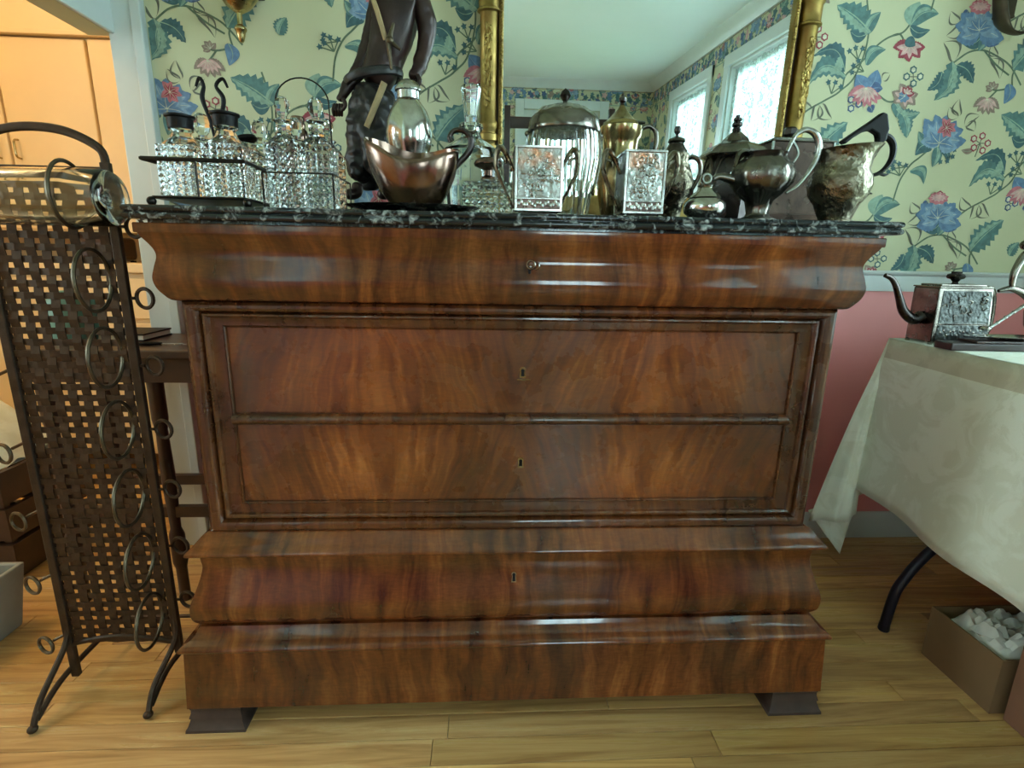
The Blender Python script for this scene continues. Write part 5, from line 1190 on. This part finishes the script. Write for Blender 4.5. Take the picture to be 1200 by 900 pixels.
g = G(); xk = (xt0+xt1)/2; g.lathe([(.008, zt+.009), (.006, zt+.014), (.010, zt+.020), (.018, zt+.023), (.020, zt+.028), (.018, zt+.033), (.011, zt+.036), (.012, zt+.040), (0, zt+.041)], (xk, yT+dT/2, 0), 10, fl=lambda a, k: 1+.06*cos(5*a)); obj('knob', g, M['tarn_dark'], t, ang=40)
yt2 = yT+dT/2; qT = lambda px, py: (Y(px, py, yT+.02).x, yt2, Y(px, py, yT+.02).z)
g = G(); g.tube(smooth_path([qT(1088, 372), qT(1078, 375), qT(1067, 366), qT(1062, 350), qT(1058, 336), qT(1053, 327), qT(1045, 323)], 6), [.016, .014, .0115, .009, .0075, .0065, .0055], 12); obj('spout', g, M['tarn_dark'], t)
for xx_ in (x0+.003, x1-.003):
    for yy in (yT+.006, yT+dT-.006): g = G(); g.lathe([(.005, CT-.0005), (.006, CT+.005)], (xx_, yy, 0), 10); obj('foot', g, M['tarn'], t)
g = G(); g.tube(smooth_path([(xt1-.004, yt2, zt-.006), (xt1+.03, yt2, zt-.0), (xt1+.045, yt2, zt-.03), (x1+.035, yt2, zb_+.03), (x1, yt2, zb_+.016)], 6), .005, 8); obj('handle', g, M['tarn'], t)
# dark wooden case and silver plate before it
p0 = Z(1114, 411, CT)
t = thing('wooden_case', 'flat dark wooden case at the right edge of the damask tablecloth', 'case', (p0.x+.17, p0.y+.03, CT))
g = G(); Rz = Matrix.Rotation(radians(-4), 3, 'Z'); g.box(p0.x, p0.x+.34, p0.y, p0.y+.055, CT, CT+.018, R=Rz, c=p0); obj('base', g, M['darkwood'], t, smooth=False, bevel=.003)
g = G(); g.box(p0.x+.055, p0.x+.34, p0.y-.002, p0.y+.056, CT+.0182, CT+.024, R=Rz, c=p0); obj('lid', g, M['darkwood'], t, smooth=False, bevel=.002)
pl = Vector((p0.x+.185, p0.y+.028, 0)); zz = CT+.0245
g = G(); g.lathe([(.05, zz), (.08, zz+.002), (.125, zz+.006), (.127, zz+.0075), (.08, zz+.0045), (0, zz+.003)], pl, 48, 1, .28, R=Matrix.Rotation(radians(-4), 3, 'Z')); tag(obj('silver_plate', g, M['silver_rim'], ang=50), 'long shallow silver dish lying on the flat dark wooden case', 'dish')
# pitcher at the edge of the frame
yP = .30; xp = Y(1232, 350, yP).x
t = thing('pitcher', 'tall grey metal pitcher cut off by the right edge of the photo', 'pitcher', (xp, yP, CT-.001))
g = G(); g.lathe([(.034, CT), (.037, CT+.006), (.025, CT+.016), (.04, CT+.05), (.046, CT+.085), (.038, CT+.12), (.026, CT+.145), (.030, CT+.16)], (xp, yP, 0), 28); obj('body', g, M['tarn'], t, ang=50)
q_ = lambda px, py, dy=0: (Y(px, py, yP).x, yP+dy, Y(px, py, yP).z)
g = G(); g.tube(smooth_path([q_(1215, 356), q_(1200, 344), q_(1184, 338), q_(1170, 341)], 5), [.014, .010, .007, .004], 10); obj('spout', g, M['tarn'], t)
g = G(); g.tube(smooth_path([q_(1186, 336), q_(1188, 322), q_(1196, 306), q_(1206, 296), q_(1222, 300), q_(1230, 320)], 5), [.006, .008, .009, .01, .008, .006], 10); g.ball(q_(1202, 287), .012); obj('lid_and_thumbpiece', g, M['tarn'], t)
t2 = thing('ladle', 'thin silver ladle leaning out of the dish towards the right edge', 'ladle', (Y(1160, 384, .25).x, .25, CT+.03))
g = G(); a, b = Y(1160, 384, .25), Y(1216, 348, .25); g.tube([a, a.lerp(b, .5), b], [.003, .0035, .005], 8); obj('handle', g, M['silver'], t2)
g = G()
for k in range(7): g.ball(a.lerp(b, k/6), .0045, n=8, m=5)
obj('beads', g, M['silver_rim'], t2)
g = G(); g.ball(a+Vector((-.012, 0, -.001)), .016, .012, .006); obj('bowl', g, M['silver_rim'], t2)

# cardboard boxes under the table
def openbox(name, label, x0, x1, y0, y1, h, mat, flap=True):
    t = thing(name, label, 'box', ((x0+x1)/2, (y0+y1)/2, 0)); th = .005; g = G()
    g.box(x0, x1, y0, y1, 0, th)
    for a, b, c, d in ((x0, x1, y0, y0+th), (x0, x1, y1-th, y1), (x0, x0+th, y0+th, y1-th), (x1-th, x1, y0+th, y1-th)): g.box(a, b, c, d, th, h)
    obj('carton', g, mat, t, smooth=False); return t
bx = openbox('cardboard_box', 'small open cardboard box full of crumpled tissue paper beneath the tablecloth', 1.038, 1.32, -.078, .104, .135, M['card'])
g = G(); n = 26; vs = []
for j in range(n+1):
    for i in range(n+1):
        u, v = i/n, j/n; e = min(1, 8*min(u, 1-u))*min(1, 8*min(v, 1-v))
        vs.append((1.045+.268*u, -.071+.168*v, .100+e*(.030+.055*abs(noise.noise((u*4.2, v*3.1, 2)))+.03*abs(noise.noise((u*9, v*8, 5)))-.012*v)))
vs += [(a[0], a[1], .008) for a in vs]; o2 = (n+1)**2
fs = [(j*(n+1)+i, j*(n+1)+i+1, (j+1)*(n+1)+i+1, (j+1)*(n+1)+i) for j in range(n) for i in range(n)]; bot = [tuple(o2+k for k in f[::-1]) for f in fs]
rim = [k for k in range(n+1)]
side = [(i, o2+i, o2+i+1, i+1) for i in range(n)]+[(n*(n+1)+i+1, o2+n*(n+1)+i+1, o2+n*(n+1)+i, n*(n+1)+i) for i in range(n)]+[((j+1)*(n+1), o2+(j+1)*(n+1), o2+j*(n+1), j*(n+1)) for j in range(n)]+[(j*(n+1)+n, o2+j*(n+1)+n, o2+(j+1)*(n+1)+n, (j+1)*(n+1)+n) for j in range(n)]
g.add(vs, fs+bot+side); tag(obj('tissue_paper', g, M['tissue'], ang=25), 'crumpled white tissue paper filling the small cardboard box', 'paper')
b2 = thing('cardboard_box', 'closed reddish brown carton at the bottom right corner of the photo', 'box', (1.22, -.26, 0))
g = G(); g.box(1.055, 1.40, -.45, -.092, 0, .24); obj('carton', g, M['card2'], b2, smooth=False, bevel=.003)
for y0, y1 in ((-.45, -.272), (-.270, -.092)): g = G(); g.box(1.055, 1.40, y0, y1, .2402, .2445); obj('flap', g, M['card2'], b2, smooth=False)

# ------------------------------------------------------------------ sconces
p = Y(283, 45, .60)
t = thing('wall_sconce', 'brass wall sconce with turned drop finial, upper left above the cruet bottles', 'sconce', (p.x, YW-.003, 1.62), 'pair of brass sconces')
zf = lambda py: Y(282, py, .60).z
kx = pxs(282, 20, .60)
g = G(); g.lathe([(0, zf(50))]+[(hw*kx, zf(py)) for py, hw in ((50, 1.5), (48, 3), (42, 4.5), (37, 5.5), (36, 6.5), (34, 7), (31, 5.5), (29, 3), (16, 3), (14, 6))]+[(.03, zf(8)), (.05, zf(-6)), (0, zf(-8))], (p.x, .60, 0), 20); obj('drop_finial', g, M['brass'], t, ang=50)
g = G(); pp = [(p.x+cos(a)*.052*(1+.10*cos(9*a)), 1.645+sin(a)*.052*(1+.10*cos(9*a))) for a in [2*pi*k/48 for k in range(48)]]; g.prism(pp, YW-.02, YW-.003); g.box(p.x-.02, p.x+.02, YW-.018, YW-.004, 1.6, 1.9); obj('back_plate', g, M['bronze_old'], t, smooth=False)
g = G(); g.tube(smooth_path([(p.x, YW-.018, 1.66), (p.x, .62, 1.64), (p.x, .60, 1.635)], 4), .008, 8)
for s in (-1, 1): g.tube(smooth_path([(p.x, .60, 1.64), (p.x+s*.05, .57, 1.625), (p.x+s*.10, .55, 1.66), (p.x+s*.10, .55, 1.72)], 5), .006, 8); g.lathe([(.012, 1.72), (.026, 1.735), (.014, 1.74), (.012, 1.80), (0, 1.802)], (p.x+s*.10, .55, 0), 14)
obj('arms', g, M['brass'], t)
t = thing('wall_sconce', 'dull bronze wall sconce with curled arm at the upper right edge', 'sconce', (Y(1190, 0, .62).x, YW-.003, 1.62), 'pair of brass sconces')
qs = lambda px, py, dy=0: Vector((Y(px, py, .62).x, .62+dy, Y(px, py, .62).z))
g = G(); g.tube(smooth_path([qs(1172, -30), qs(1172, 0), qs(1174, 24), qs(1184, 37), qs(1200, 38), qs(1214, 26), qs(1216, 6)], 6), [.018, .021, .022, .012, .008, .009, .010], 12, flat=(.5, 1)); obj('curled_arm', g, M['bronze_old'], t)
g = G(); a = qs(1198, -10); g.box(a.x-.025, a.x+.025, YW-.02, YW-.003, 1.64, 1.86); g.tube([(a.x, YW-.02, 1.70), (a.x, .62, 1.70), (qs(1172, -20).x, .62, 1.70)], .008, 8); obj('back_plate', g, M['bronze_old'], t, smooth=False)

# ------------------------------------------------------------------ room behind the camera (seen in the mirror)
t = thing('coat_rack', 'tall dark wooden rack with a crossbar reflected in the mirror', 'rack', (.55, -2.6, 0))
g = G(); g.box(.10, .15, -2.63, -2.58, 0, 1.93); obj('post', g, M['darkwood'], t, smooth=False, bevel=.004)
g = G(); g.box(.98, 1.03, -2.63, -2.58, 0, 1.93); obj('post', g, M['darkwood'], t, smooth=False, bevel=.004)
g = G(); g.box(.15, .98, -2.615, -2.595, 1.76, 1.85); obj('crossbar', g, M['darkwood'], t, smooth=False, bevel=.004)
for x in (.125, 1.005):
    g = G(); g.box(x-.03, x+.03, -2.8, -2.4, 0, .045); obj('base_foot', g, M['darkwood'], t, smooth=False, bevel=.004)
